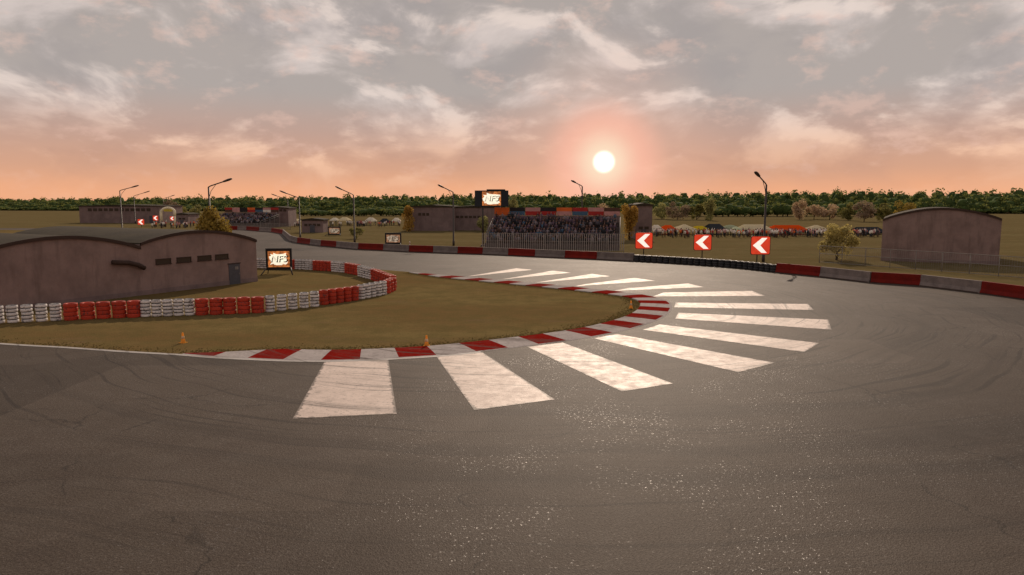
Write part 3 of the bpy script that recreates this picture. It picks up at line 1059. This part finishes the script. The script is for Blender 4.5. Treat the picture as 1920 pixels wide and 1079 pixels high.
def figure(b, x, y, z, h, top, legs, seated=False, face=0.0, rr=rng):
    """one small figure: legs, hips, tapered torso, arms, neck, head"""
    ca, sa = math.cos(face), math.sin(face)
    k = h / 1.75

    def P(lx, ly, lz):
        return (x + (lx * ca - ly * sa) * k, y + (lx * sa + ly * ca) * k, z + lz * k)
    hip = 0.88
    if seated:
        hip = 0.45
        for s_ in (-1, 1):
            b.tube([P(s_ * 0.1, 0, hip), P(s_ * 0.12, -0.42, hip + 0.03), P(s_ * 0.12, -0.45, 0.0)], [0.09 * k, 0.075 * k, 0.05 * k], 5, legs)
    else:
        sp = rr.uniform(0.06, 0.14)
        for s_ in (-1, 1):
            b.tube([P(s_ * 0.09, 0, hip), P(s_ * sp, -0.02, 0.46), P(s_ * sp, 0.0, 0.0)], [0.095 * k, 0.07 * k, 0.05 * k], 5, legs)
    b.tube([P(0, 0, hip - 0.06), P(0, 0, hip + 0.22), P(0, 0, hip + 0.5), P(0, 0, hip + 0.58)], [0.16 * k, 0.14 * k, 0.2 * k, 0.07 * k], 6, top)
    lift = rr.random()
    for s_ in (-1, 1):
        up_ = lift > 0.85
        e = P(s_ * 0.30, -0.06, hip + (0.62 if up_ else 0.24))
        hnd = P(s_ * 0.26, -0.16, hip + (0.92 if up_ else 0.02))
        b.tube([P(s_ * 0.2, 0, hip + 0.5), e, hnd], [0.06 * k, 0.05 * k, 0.035 * k], 4, top)
    b.tube([P(0, 0, hip + 0.54), P(0, 0, hip + 0.66)], 0.05 * k, 5, 9)
    b.blob(P(0, -0.01, hip + 0.74), (0.085 * k, 0.10 * k, 0.12 * k), 9, rings=4, seg=6)
    b.blob(P(0, 0.02, hip + 0.79), (0.09 * k, 0.10 * k, 0.095 * k), rr.choice([1, 5, 5, 1, 7]), rings=4, seg=6)


CM = [M[s_] for s_ in SHIRTS] + [M['skin'], M['cloth_plum'], M['cloth_slate']]


# ------------------------------------------------------------------ grandstands
def grandstand(label, fl, fr, depth_v, z0, z1, tiers, banners, crowd_label, seed, zb):
    """fl, fr: front corners on the ground; depth_v: run from front to back"""
    d = fr - fl
    w = d.length
    rz = math.atan2(d.y, d.x)
    dep = depth_v
    o = thing('grandstand', label, 'grandstand', fl, rz)
    st = MB()
    for k in range(tiers):
        y0 = dep * k / tiers
        z = z0 + (z1 - z0) * k / (tiers - 1)
        st.box((w / 2, y0 + dep / tiers / 2 + 0.001 * k, z / 2), (w, dep / tiers - 0.003, z))
    st.build('tiers', M['tier'], o)
    bw = MB()
    bw.box((w / 2, dep + 0.11, (zb - 1.45) / 2), (w + 0.2, 0.2, zb - 1.45))
    bw.build('back_wall', M['wall_far'], o)
    n = len(banners)
    for k, (c1, c2, lab) in enumerate(banners):
        b = MB()
        bx = w * (k + 0.5) / n
        b.box((bx, dep - 0.06, zb - 0.34), (w / n - 0.1, 0.07, 0.66), 0, 0)
        b.box((bx, dep - 0.06, zb - 1.03), (w / n - 0.1, 0.07, 0.72), 0, 1)
        b.build('banner', [M[c1], M[c2]], o)['label'] = lab
    # sloping side rails
    for x in (-0.05, w + 0.05):
        r_ = MB()
        r_.tube([(x, 0.0, z0 + 1.0), (x, dep, z1 + 1.0)], 0.07, 6)
        r_.tube([(x, 0.0, z0 + 0.5), (x, dep, z1 + 0.5)], 0.05, 6)
        for k in range(5):
            y = dep * k / 4
            z = z0 + (z1 - z0) * k / 4
            r_.tube([(x, y, 0), (x, y, z + 1.0)], 0.05, 6)
        r_.build('side_rail', M['galv'], o)
    rr = random.Random(seed)
    cb = MB()
    for k in range(tiers):
        z = z0 + (z1 - z0) * k / (tiers - 1)
        x = 0.4
        while x < w - 0.4:
            if rr.random() < 0.93:
                figure(cb, x + rr.uniform(-0.08, 0.08), dep * (k + 0.55) / tiers, z, rr.uniform(1.6, 1.85),
                       rr.choice([0, 1, 2, 0, 7, 7, 0, 1, 7, 10, 10, 11, 5, 11, 10, 10, 7, 1]), rr.choice([0, 1, 5, 1]), rr.random() < 0.7, rr.uniform(-0.3, 0.3), rr)
            x += 0.58
    c = cb.build('crowd', CM)
    c.location = fl
    c.rotation_euler = (0, 0, rz)
    tag(c, crowd_label, 'crowd', None, 'stuff')
    return o


B_A = [('cloth_orange', 'cloth_orange', 'orange banner'), ('cloth_charcoal', 'cloth_blue', 'black and blue banner'), ('cloth_pink', 'cloth_red', 'pale pink and red banner'),
       ('cloth_charcoal', 'cloth_red', 'black and red banner'), ('cloth_orange', 'cloth_pink', 'orange and pink banner'), ('cloth_red', 'cloth_blue', 'red and blue banner'),
       ('cloth_pink', 'cloth_red', 'pink banner with red foot'), ('cloth_brown', 'cloth_pink', 'dark framed pink banner')]
gs_fl = dist(909, 120)
gs_fr = gs_fl + Vector((21.9, -3.4, 0))
grandstand('grandstand full of spectators below a row of coloured banners', gs_fl, gs_fr, 9.0, 0.9, zat(407, 127.0) - 0.95, 9, B_A,
           'seated crowd filling the near grandstand behind the picket fence', 3, zat(389.5, 127.0))
B_B = [('cloth_red', 'cloth_brown', 'red banner'), ('cloth_pink', 'cloth_pink', 'pale banner'), ('cloth_charcoal', 'cloth_charcoal', 'black banner'), ('cloth_orange', 'cloth_red', 'orange banner'),
       ('cloth_charcoal', 'cloth_blue', 'dark blue banner'), ('cloth_pink', 'cloth_white', 'white and pink banner'), ('cloth_red', 'cloth_brown', 'deep red banner')]
grandstand('far grandstand behind the golden conifer with a row of banners', dist(384, 214), dist(488, 208), 9.0, 1.0, zat(400, 221) - 1.2, 8, B_B,
           'seated crowd in the far grandstand right of the golden conifer', 5, zat(389.5, 221))

# ------------------------------------------------------------------ fences
def fence(label, pts, h, step, picket, mat='galv', mesh=False, r=0.018):
    o = thing('fence', label, 'fence', pts[0])
    loc = [p - pts[0] for p in pts]
    line = resample(loc, step)
    for p in line:
        MB().tube([(p.x, p.y, 0), (p.x, p.y, h + 0.06)], 0.045, 8).build('post', M[mat], o)
    rl = MB()
    for z in (0.12, h * 0.55, h):
        rl.tube([Vector((p.x, p.y - 0.05, z)) for p in line], 0.035, 6)
    rl.build('rail', M[mat], o)
    pk = MB()
    for p in resample(loc, picket):
        if mesh:
            pk.tube([(p.x, p.y - 0.06, 0.05), (p.x, p.y - 0.06, h)], r, 4)
        else:
            pk.box((p.x, p.y - 0.10, h / 2 + 0.03), (0.11, 0.03, h - 0.02))
    if mesh:
        for k in range(1, 14):
            pk.tube([Vector((p.x, p.y - 0.06, h * k / 14)) for p in line], r * 0.8, 4)
    pk.build('panel', M['galv' if mesh else 'picket'], o)
    return o


fence('grey picket fence standing in front of the near grandstand', [dist(905, 116.8), dist(1169, 113.2)], zat(438.5, 115), 2.4, 0.34)
fence('thin wire fence on the grass right of the tyre wall', [dist(1536, 92.5), dist(1600, 89), dist(1690, 84.5), dist(1800, 79), dist(1930, 73)], 2.2, 3.0, 0.25, 'galv', True, 0.009)
fence('far wire fence below the second grandstand', [dist(402, 203), dist(470, 200), dist(545, 196)], 1.7, 3.5, 0.5, 'galv', True, 0.02)

# ------------------------------------------------------------------ marquees and standing crowds
def marquee(px0, px1, Y, z_eave, z_top, cloth, label, ridge=0.5, dome=False):
    a, b = dist(px0, Y), dist(px1, Y)
    w = b.x - a.x
    dp = 7.5 if Y < 200 else 6.0
    o = thing('marquee', label, 'tent', (a + b) / 2, 0, 'coloured tents beyond the field')
    c = MB()
    if dome:
        vs, fs = [], []
        n, m = 10, 6
        for i in range(m + 1):
            for k in range(n + 1):
                u = k / n
                v = i / m
                vs.append((-w / 2 + w * u, -dp / 2 + dp * v, z_eave * 0.55 + (z_top - z_eave * 0.55) * math.sin(math.pi * u) ** 0.7 * (0.8 + 0.2 * math.sin(math.pi * v))))
        for i in range(m):
            for k in range(n):
                q = i * (n + 1) + k
                fs.append((q, q + 1, q + n + 2, q + n + 1))
        c.add(vs, fs, 0, True)
    else:
        rw = w / 2 * ridge
        vs = [(-w / 2, -dp / 2, z_eave), (w / 2, -dp / 2, z_eave), (w / 2, dp / 2, z_eave), (-w / 2, dp / 2, z_eave), (-rw, 0, z_top), (rw, 0, z_top),
              (-w / 2, -dp / 2, z_eave - 0.28), (w / 2, -dp / 2, z_eave - 0.28), (w / 2, dp / 2, z_eave - 0.28), (-w / 2, dp / 2, z_eave - 0.28)]
        c.add(vs, [(0, 1, 5, 4), (1, 2, 5), (2, 3, 4, 5), (3, 0, 4), (6, 7, 1, 0), (7, 8, 2, 1), (8, 9, 3, 2), (9, 6, 0, 3)])
    c.build('canopy', M[cloth.replace('cloth', 'tent')], o)
    for x in (-1, 1):
        for y in (-1, 1):
            MB().tube([(x * (w / 2 - 0.08), y * (dp / 2 - 0.08), 0), (x * (w / 2 - 0.08), y * (dp / 2 - 0.08), (z_eave - 0.02) if not dome else z_eave * 0.54)], 0.05, 6).build('pole', M['galv'], o)
    return o


Y0 = 172
def mz(py):
    return zat(py, Y0)
for x0, x1, ye, yt, cl, lab, rg, dm in [
        (1222, 1238, 430, 422, 'cloth_white', 'white tent peeping out right of the narrow brown building', 0.5, False),
        (1239.5, 1264, 430, 422.5, 'cloth_orange', 'small orange tent next to the white one', 0.4, False),
        (1268, 1298, 428.5, 421, 'cloth_cream', 'cream pyramid tent behind the first two chevron signs', 0.12, False),
        (1300, 1322, 429, 424, 'cloth_yellow', 'yellow tent left of a dark one', 0.5, False),
        (1324, 1353, 429, 420, 'cloth_navy', 'dark tent between the yellow tent and the pale green dome', 0.7, False),
        (1356, 1384, 431, 422, 'cloth_mint', 'pale green dome tent', 0.5, True),
        (1387, 1438, 429.5, 421, 'cloth_cream', 'wide cream tent behind the tall lamp post', 0.72, False),
        (1441, 1507, 431.5, 422.5, 'cloth_orange', 'widest orange tent right of the lamp post', 0.7, False),
        (1511, 1548, 431.5, 422.5, 'cloth_cream', 'cream peaked tent beside the yellow willow', 0.15, False),
        (1600, 1650, 440, 430, 'cloth_navy', 'dark tent between the yellow willow and the right hangar', 0.8, False)]:
    marquee(x0, x1, Y0, zat(ye - (5 if x0 > 1590 else 0), Y0), zat(yt - (4 if x0 > 1590 else 0), Y0), cl, lab, rg, dm)
Y1 = 235
for x0, x1, ye, yt, cl, lab in [
        (551, 562, 414, 410.5, 'cloth_cream', 'tiny cream tent between two far lamp posts'),
        (622, 634, 413, 408.5, 'cloth_white', 'little white tent above the pale billboard'),
        (637, 656, 413, 407.5, 'cloth_cream', 'cream tent left of the lamp post near the bush'),
        (687, 704, 414, 408, 'cloth_white', 'white tent right of the lamp post near the bush'),
        (713, 730, 416, 410, 'cloth_navy', 'small dark tent between two white tents'),
        (737, 750, 414, 408.5, 'cloth_white', 'white tent left of the russet conifer')]:
    marquee(x0, x1, Y1, zat(ye, Y1), zat(yt, Y1), cl, lab, 0.4)


def standing(label, px0, px1, Ya, Yb, n, seed, zoff=0.0):
    rr = random.Random(seed)
    b = MB()
    for _ in range(n):
        Y = rr.uniform(Ya, Yb)
        p = dist(rr.uniform(px0, px1), Y)
        figure(b, p.x, p.y, 0, rr.uniform(1.6, 1.88), rr.choice([3, 3, 3, 6, 4, 0, 1, 6, 3, 8, 11]), rr.choice([0, 1, 5, 7]), False, rr.uniform(0, 6.28), rr)
    o = b.build('crowd', CM)
    return tag(o, label, 'crowd', None, 'stuff')


standing('crowd standing in front of the coloured tents right of the grandstand', 1226, 1648, 155, 166, 230, 11)
standing('sparse crowd standing before the far white tents', 552, 752, 218, 231, 80, 12)
standing('people gathered behind the hangar roof near the white arch', 285, 372, 205, 228, 45, 13)

# ------------------------------------------------------------------ trees
def crown_leaves(b, c, r, n, leaf, rr, lobes=7, gap=0.0, shape='round', mi=0):
    c = Vector(c)
    L = []
    for _ in range(lobes):
        while True:
            q = Vector((rr.uniform(-1, 1), rr.uniform(-1, 1), rr.uniform(-1, 1)))
            if q.length < 1:
                break
        q *= 0.62 if lobes < 12 or shape != 'round' else 0.76
        if shape == 'cone':
            t = (q.z + 0.7) / 1.4
            k = 1.05 - 0.95 * t
            q = Vector((q.x * k * 1.2, q.y * k * 1.2, q.z * 1.45))
            L.append((q, 0.22 + 0.34 * k))
        elif shape == 'column':
            L.append((Vector((q.x * 0.8, q.y * 0.8, q.z * 1.45)), rr.uniform(0.30, 0.45)))
        else:
            L.append((q, rr.uniform(0.30, 0.52) if lobes < 12 else rr.uniform(0.20, 0.44)))
    for _ in range(n):
        q, lr = rr.choice(L)
        d = Vector((rr.gauss(0, 1), rr.gauss(0, 1), rr.gauss(0, 1) + 0.25)).normalized()
        p = q + d * lr * (rr.random() ** 0.35)
        pos = c + Vector((p.x * r[0], p.y * r[1], p.z * r[2]))
        nn = (d + Vector((rr.gauss(0, 0.6), rr.gauss(0, 0.6), rr.gauss(0, 0.6)))).normalized()
        u = nn.orthogonal().normalized()
        a = rr.uniform(0, 6.28)
        v = nn.cross(u)
        u, v = u * math.cos(a) + v * math.sin(a), v * math.cos(a) - u * math.sin(a)
        s_ = leaf * rr.uniform(0.6, 1.3)
        b.add([pos - u * s_ * 0.5, pos + v * s_ * 0.32, pos + u * s_ * 0.55, pos - v * s_ * 0.3 + nn * s_ * 0.12], [(0, 1, 2, 3)], mi)


def tree(name, label, px, Y, h, rad, crown_lo, leafmat, n=900, leaf=0.34, shape='round', cat='tree', group=None, seed=1, limbs=6):
    rr = random.Random(seed)
    o = thing(name, label, cat, dist(px, Y), rr.uniform(0, 6.28), group)
    t = MB()
    tr = max(0.06, h * 0.019)
    top = crown_lo + (h - crown_lo) * (0.45 if shape == 'round' else 0.85)
    wob = [(rr.uniform(-0.1, 0.1) * k, rr.uniform(-0.1, 0.1) * k, top * k / 4) for k in range(5)]
    t.tube(wob, [tr * 1.35, tr, tr * 0.85, tr * 0.6, tr * 0.3], 8)
    for i in range(limbs):
        z0 = crown_lo * 0.75 + (top - crown_lo * 0.75) * rr.random()
        a = 6.28 * i / limbs + rr.uniform(-0.4, 0.4)
        ln = rad * rr.uniform(0.5, 0.85)
        t.tube([(0, 0, z0), (math.cos(a) * ln * 0.5, math.sin(a) * ln * 0.5, z0 + ln * 0.35), (math.cos(a) * ln, math.sin(a) * ln, z0 + ln * 0.8)], [tr * 0.5, tr * 0.3, tr * 0.1], 5)
    t.build('trunk', M['bark'], o)
    c = MB()
    crown_leaves(c, (0, 0, (h + crown_lo) / 2), (rad, rad, (h - crown_lo) / 2), n, leaf, rr, 16 if shape == 'round' else 14, 0, shape)
    c.build('crown', M[leafmat], o)
    return o


tree('conifer', 'golden cone-shaped tree rising behind the hangar roof', 400, 104, zat(375, 104), 3.4, 0.2, 'leaf_gold', 5200, 0.40, 'cone', 'tree', None, 21)
tree('willow', 'yellow feathery tree standing behind the wire fence at the right', 1568, 97, zat(405, 97), 2.75, 0.2, 'leaf_willow', 5200, 0.30, 'round', 'tree', None, 22, limbs=9)
tree('conifer', 'russet conifer at the left end of the long low building', 767, 187, zat(386, 187), 2.7, 0.2, 'leaf_orange', 2200, 0.42, 'cone', 'tree', None, 23)
tree('shrub', 'pale yellow-green rounded shrub behind the screen post', 906, 186, zat(400, 186), 2.5, 0.1, 'leaf_pale', 2000, 0.38, 'column', 'shrub', None, 24)
tree('poplar', 'bright orange-yellow poplar between the grandstand and the narrow building', 1180, 146, zat(373, 146), 2.7, 0.2, 'leaf_orange', 3200, 0.40, 'column', 'tree', None, 25)
tree('bush', 'small green bush at the foot of the lamp post in the field', 668, 150, 2.8, 1.7, 0.05, 'leaf_olive', 900, 0.32, 'round', 'bush', None, 26)
GTREE = 'autumn trees in front of the far wood'
far_trees = [(1126, 260, 381.5, 4.4, 'leaf_pink', 'russet tree showing above the right banners of the grandstand', 'round'),
             (961, 250, 369, 3.0, 'leaf_pale', 'slim pale tree just right of the big screen', 'column'),
             (1241, 310, 381, 4.0, 'leaf_pale', 'pale olive tree left of the round grey-brown tree behind the tents', 'round'),
             (1270, 300, 376.5, 4.6, 'leaf_grey', 'round grey-brown tree above the cream pyramid tent', 'round'),
             (1306, 300, 379, 3.6, 'leaf_olive', 'olive tree between the grey-brown tree and the tall pale one', 'round'),
             (1331, 290, 371.5, 3.2, 'leaf_pale', 'tall pale green tree above the dark tent', 'column'),
             (1499, 300, 375, 3.6, 'leaf_pink', 'thin russet tree above the right end of the orange tent', 'column'),
             (1526, 305, 380, 4.8, 'leaf_pink', 'broad russet tree above the cream peaked tent', 'round'),
             (1555, 300, 379, 4.6, 'leaf_pink', 'russet tree right behind the yellow willow', 'round'),
             (1590, 290, 381, 3.6, 'leaf_olive', 'dark olive tree left of the big round grey-brown tree', 'round'),
             (1620, 270, 376.5, 4.6, 'leaf_grey', 'big round grey-brown tree left of the right hangar', 'round'),
             (1656, 280, 378, 3.8, 'leaf_olive', 'olive tree above the gable of the right hangar', 'round'),
             (1695, 290, 374, 4.4, 'leaf_gold', 'golden tree behind the roof of the right hangar', 'round'),
             (322, 290, 372, 3.8, 'leaf_grey', 'grey-brown tree above the white arch', 'round'),
             (347, 285, 381, 4.2, 'leaf_olive', 'olive tree above the low grey shed', 'round'),
             (367, 300, 376.5, 2.8, 'leaf_pale', 'slim pale tree just left of the golden conifer', 'column')]
for i, (px, Y, yt, r_, lm, lab, shp) in enumerate(far_trees):
    tree('tree', lab, px, Y, zat(yt, Y), r_ * 1.15, -0.3, lm, 2000, 0.6, shp, 'tree', GTREE, 40 + i)

# the far wood: one unbroken mass
rr = random.Random(99)
wb = MB()
def wood_row(fY, x0, x1, step, hmin, hmax, n, leaf):
    x = x0
    while x < x1:
        Y = fY(x) + rr.uniform(-5, 5)
        h = rr.uniform(hmin, hmax) * (1.0 + 0.00055 * x)
        r_ = rr.uniform(4.0, 6.2)
        c = (x, Y, h * 0.47)
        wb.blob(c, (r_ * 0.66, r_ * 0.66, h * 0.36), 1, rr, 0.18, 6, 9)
        crown_leaves(wb, c, (r_ * rr.uniform(1.1, 1.45), r_ * 1.1, h * 0.54), int(n * 1.7), leaf * 0.9, rr, 12)
        wb.tube([(x, Y, 0), (x, Y, h * 0.3)], [0.35, 0.25], 5, 2)
        x += step * rr.uniform(0.7, 1.3)


base = lambda x: 505 - 0.20 * x
wood_row(lambda x: base(x) + 30, -500, 480, 6.0, 12.5, 15.0, 120, 1.7)
wood_row(lambda x: base(x) + 14, -500, 480, 5.5, 10.5, 13.5, 140, 1.6)
wood_row(lambda x: base(x) + 2, -500, 480, 5.0, 7.5, 10.5, 120, 1.5)
wood_row(lambda x: base(x) - 4, -500, 480, 4.0, 4.5, 7.5, 90, 1.4)
wood_row(lambda x: base(x) - 9, -500, 480, 3.6, 2.5, 4.5, 70, 1.2)
wood_row(lambda x: 362, 84, 190, 3.6, 4.0, 7.0, 110, 1.1)
wood_row(lambda x: 372, -108, -50, 3.6, 3.0, 5.6, 110, 1.1)
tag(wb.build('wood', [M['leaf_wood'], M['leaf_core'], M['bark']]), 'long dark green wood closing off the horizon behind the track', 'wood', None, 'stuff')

# short turf along the kerb and over the infield
rr = random.Random(5)
gb = MB()
def tuft(x, y, z, k):
    for _ in range(4):
        a = rr.uniform(0, 6.28)
        h = rr.uniform(0.02, 0.06) * k
        dx, dy = math.cos(a) * 0.03, math.sin(a) * 0.03
        lx, ly = rr.uniform(-0.06, 0.06), rr.uniform(-0.06, 0.06)
        gb.add([(x - dx, y - dy, z), (x + dx, y + dy, z), (x + lx, y + ly, z + h)], [(0, 1, 2)])
for i, p in enumerate(kpts):
    a, b = kpts[max(0, i - 1)], kpts[min(len(kpts) - 1, i + 1)]
    t = (b - a).normalized()
    nrm = Vector((-t.y, t.x, 0))
    s = sarr[i]
    w = 2.35 * min(1.0, 0.12 + s / 5.5) * min(1.0, 0.25 + (KL - s) / 9.0) + 0.08
    for _ in range(16):
        q = p + nrm * (w + abs(rr.gauss(0, 0.5))) + t * rr.uniform(-0.15, 0.15)
        tuft(q.x, q.y, 0.009, 1.0)
for p in lp:
    for _ in range(12):
        q = p + Vector((rr.uniform(-0.3, 0.3), abs(rr.gauss(0.02, 0.5)) + 0.1, 0))
        if q.x < kpts[0].x:
            tuft(q.x, q.y, 0.009, 1.0)
tag(gb.build('grass', M['leaf_turf']), 'short dry grass fringing the kerb', 'grass', None, 'stuff')

# ------------------------------------------------------------------ light
SUN_AZ, SUN_EL = R(9.0), R(28.0)            # azimuth to the right of straight ahead
sun = bpy.data.lights.new('sun', 'SUN')
sun.energy = 3.4
sun.angle = R(0.5)
sun.color = (1.0, 0.80, 0.62)
so = bpy.data.objects.new('sun', sun)
dv = Vector((math.sin(SUN_AZ) * math.cos(SUN_EL), math.cos(SUN_AZ) * math.cos(SUN_EL), math.sin(SUN_EL)))
so.rotation_euler = (-dv).to_track_quat('-Z', 'Y').to_euler()
so.location = dv * 100
col.objects.link(so)

world = bpy.data.worlds.new('World')
sc.world = world
world.use_nodes = True
g = NT(world.node_tree)
STR = 0.1
sky = g.n('ShaderNodeTexSky', sky_type='NISHITA', sun_disc=False, sun_elevation=SUN_EL, sun_rotation=SUN_AZ)
d = g.n('ShaderNodeTexCoord', out='Generated')
d = g.vmath('NORMALIZE', d)
sp = g.n('ShaderNodeSeparateXYZ', ins={0: d}).node
el = g.math('ARCSINE', sp.outputs[2])
azi = g.math('ARCTAN2', sp.outputs[0], sp.outputs[1])
v = g.n('ShaderNodeCombineXYZ', ins={0: g.math('MULTIPLY', azi, 1.0), 1: g.math('MULTIPLY', el, 1.9), 2: 0.37})


def k10(c):
    return tuple(x / STR for x in c)


# base glow by height over the horizon
c = g.mix(g.ramp(el, R(0.3), R(2.6)), k10((0.90, 0.43, 0.235)), k10((0.69, 0.375, 0.245)))
c = g.mix(g.ramp(el, R(1.8), R(5.5)), c, k10((0.535, 0.355, 0.29)))
c = g.mix(g.ramp(el, R(4.5), R(8.5)), c, k10((0.435, 0.385, 0.36)))
c = g.mix(g.ramp(el, R(9.0), R(40.0)), c, k10((0.32, 0.28, 0.26)))
# clouds
n1 = g.noise(v, 5.5, 8.0, 0.56, 0, 0.35)
n2 = g.noise(g.vmath('ADD', v, (3.1, 0.035, 0.0)), 5.5, 8.0, 0.56, 0, 0.35)
cl = g.ramp(n1, 0.45, 0.61)
fade = g.ramp(el, R(0.6), R(4.0), 0.25, 1.0)
lit = g.mix(g.ramp(el, R(2.5), R(8.0)), k10((0.88, 0.53, 0.36)), k10((0.72, 0.62, 0.58)))
c = g.mix(g.math('MULTIPLY', g.math('MULTIPLY', cl, fade), 0.75), c, lit)
n1s = g.noise(g.vmath('ADD', v, (0.012, 0.030, 0.0)), 5.5, 8.0, 0.56, 0, 0.35)
edge = g.math('MULTIPLY', g.ramp(g.math('SUBTRACT', n1, n1s), 0.005, 0.12), g.ramp(n1, 0.45, 0.58))
dk = g.ramp(n2, 0.48, 0.64)
shade = g.mix(g.ramp(el, R(2.0), R(9.0)), k10((0.55, 0.31, 0.225)), k10((0.36, 0.325, 0.32)))
c = g.mix(g.math('MULTIPLY', g.math('MULTIPLY', dk, fade), 0.55), c, shade)
n3 = g.ramp(g.noise(v, 17.0, 7.0, 0.6), 0.52, 0.70)
c = g.mix(g.math('MULTIPLY', g.math('MULTIPLY', n3, fade), 0.35), c, k10((0.90, 0.60, 0.49)))
rimc = g.mix(g.ramp(el, R(2.0), R(8.0)), k10((0.98, 0.60, 0.40)), k10((0.86, 0.72, 0.64)))
c = g.mix(g.math('MULTIPLY', g.math('MULTIPLY', edge, fade), 0.6), c, rimc)
# the low sun behind thin cloud and its aureole
saz, sel = math.atan2(170, F), math.atan2(376 - 306, F)
sd = (math.sin(saz) * math.cos(sel), math.cos(saz) * math.cos(sel), math.sin(sel))
dt = g.vmath('DOT_PRODUCT', d, sd, out='Value')
ang = g.math('ARCCOSINE', g.math('MINIMUM', dt, 0.9999999))
halo = g.ramp(ang, R(5.4), R(2.6))
c = g.mix(g.math('MULTIPLY', halo, 0.72), c, k10((1.0, 0.485, 0.36)))
wide = g.ramp(ang, R(11.0), R(3.0))
c = g.mix(g.math('MULTIPLY', wide, 0.28), c, k10((1.0, 0.56, 0.40)))
glow = g.ramp(ang, R(3.6), R(0.6))
c = g.mix(g.math('MULTIPLY', g.math('POWER', glow, 1.6), 0.85), c, k10((1.0, 0.80, 0.58)))
disc = g.ramp(ang, R(1.0), R(0.40))
c = g.mix(disc, c, k10((2.2, 2.0, 1.7)))
# a little clear sky shows through overhead
c = g.mix(g.ramp(el, R(12.0), R(60.0), 0.0, 0.35), c, sky)
below = g.ramp(el, R(-0.6), R(-2.0))
c = g.mix(below, c, k10((0.16, 0.12, 0.08)))
bg = g.n('ShaderNodeBackground', ins={'Color': c, 'Strength': STR})
g.n('ShaderNodeOutputWorld', ins={'Surface': bg})

sc.view_settings.view_transform = 'Standard'
sc.view_settings.look = 'None'
sc.view_settings.exposure = 0.0
sc.view_settings.gamma = 1.0
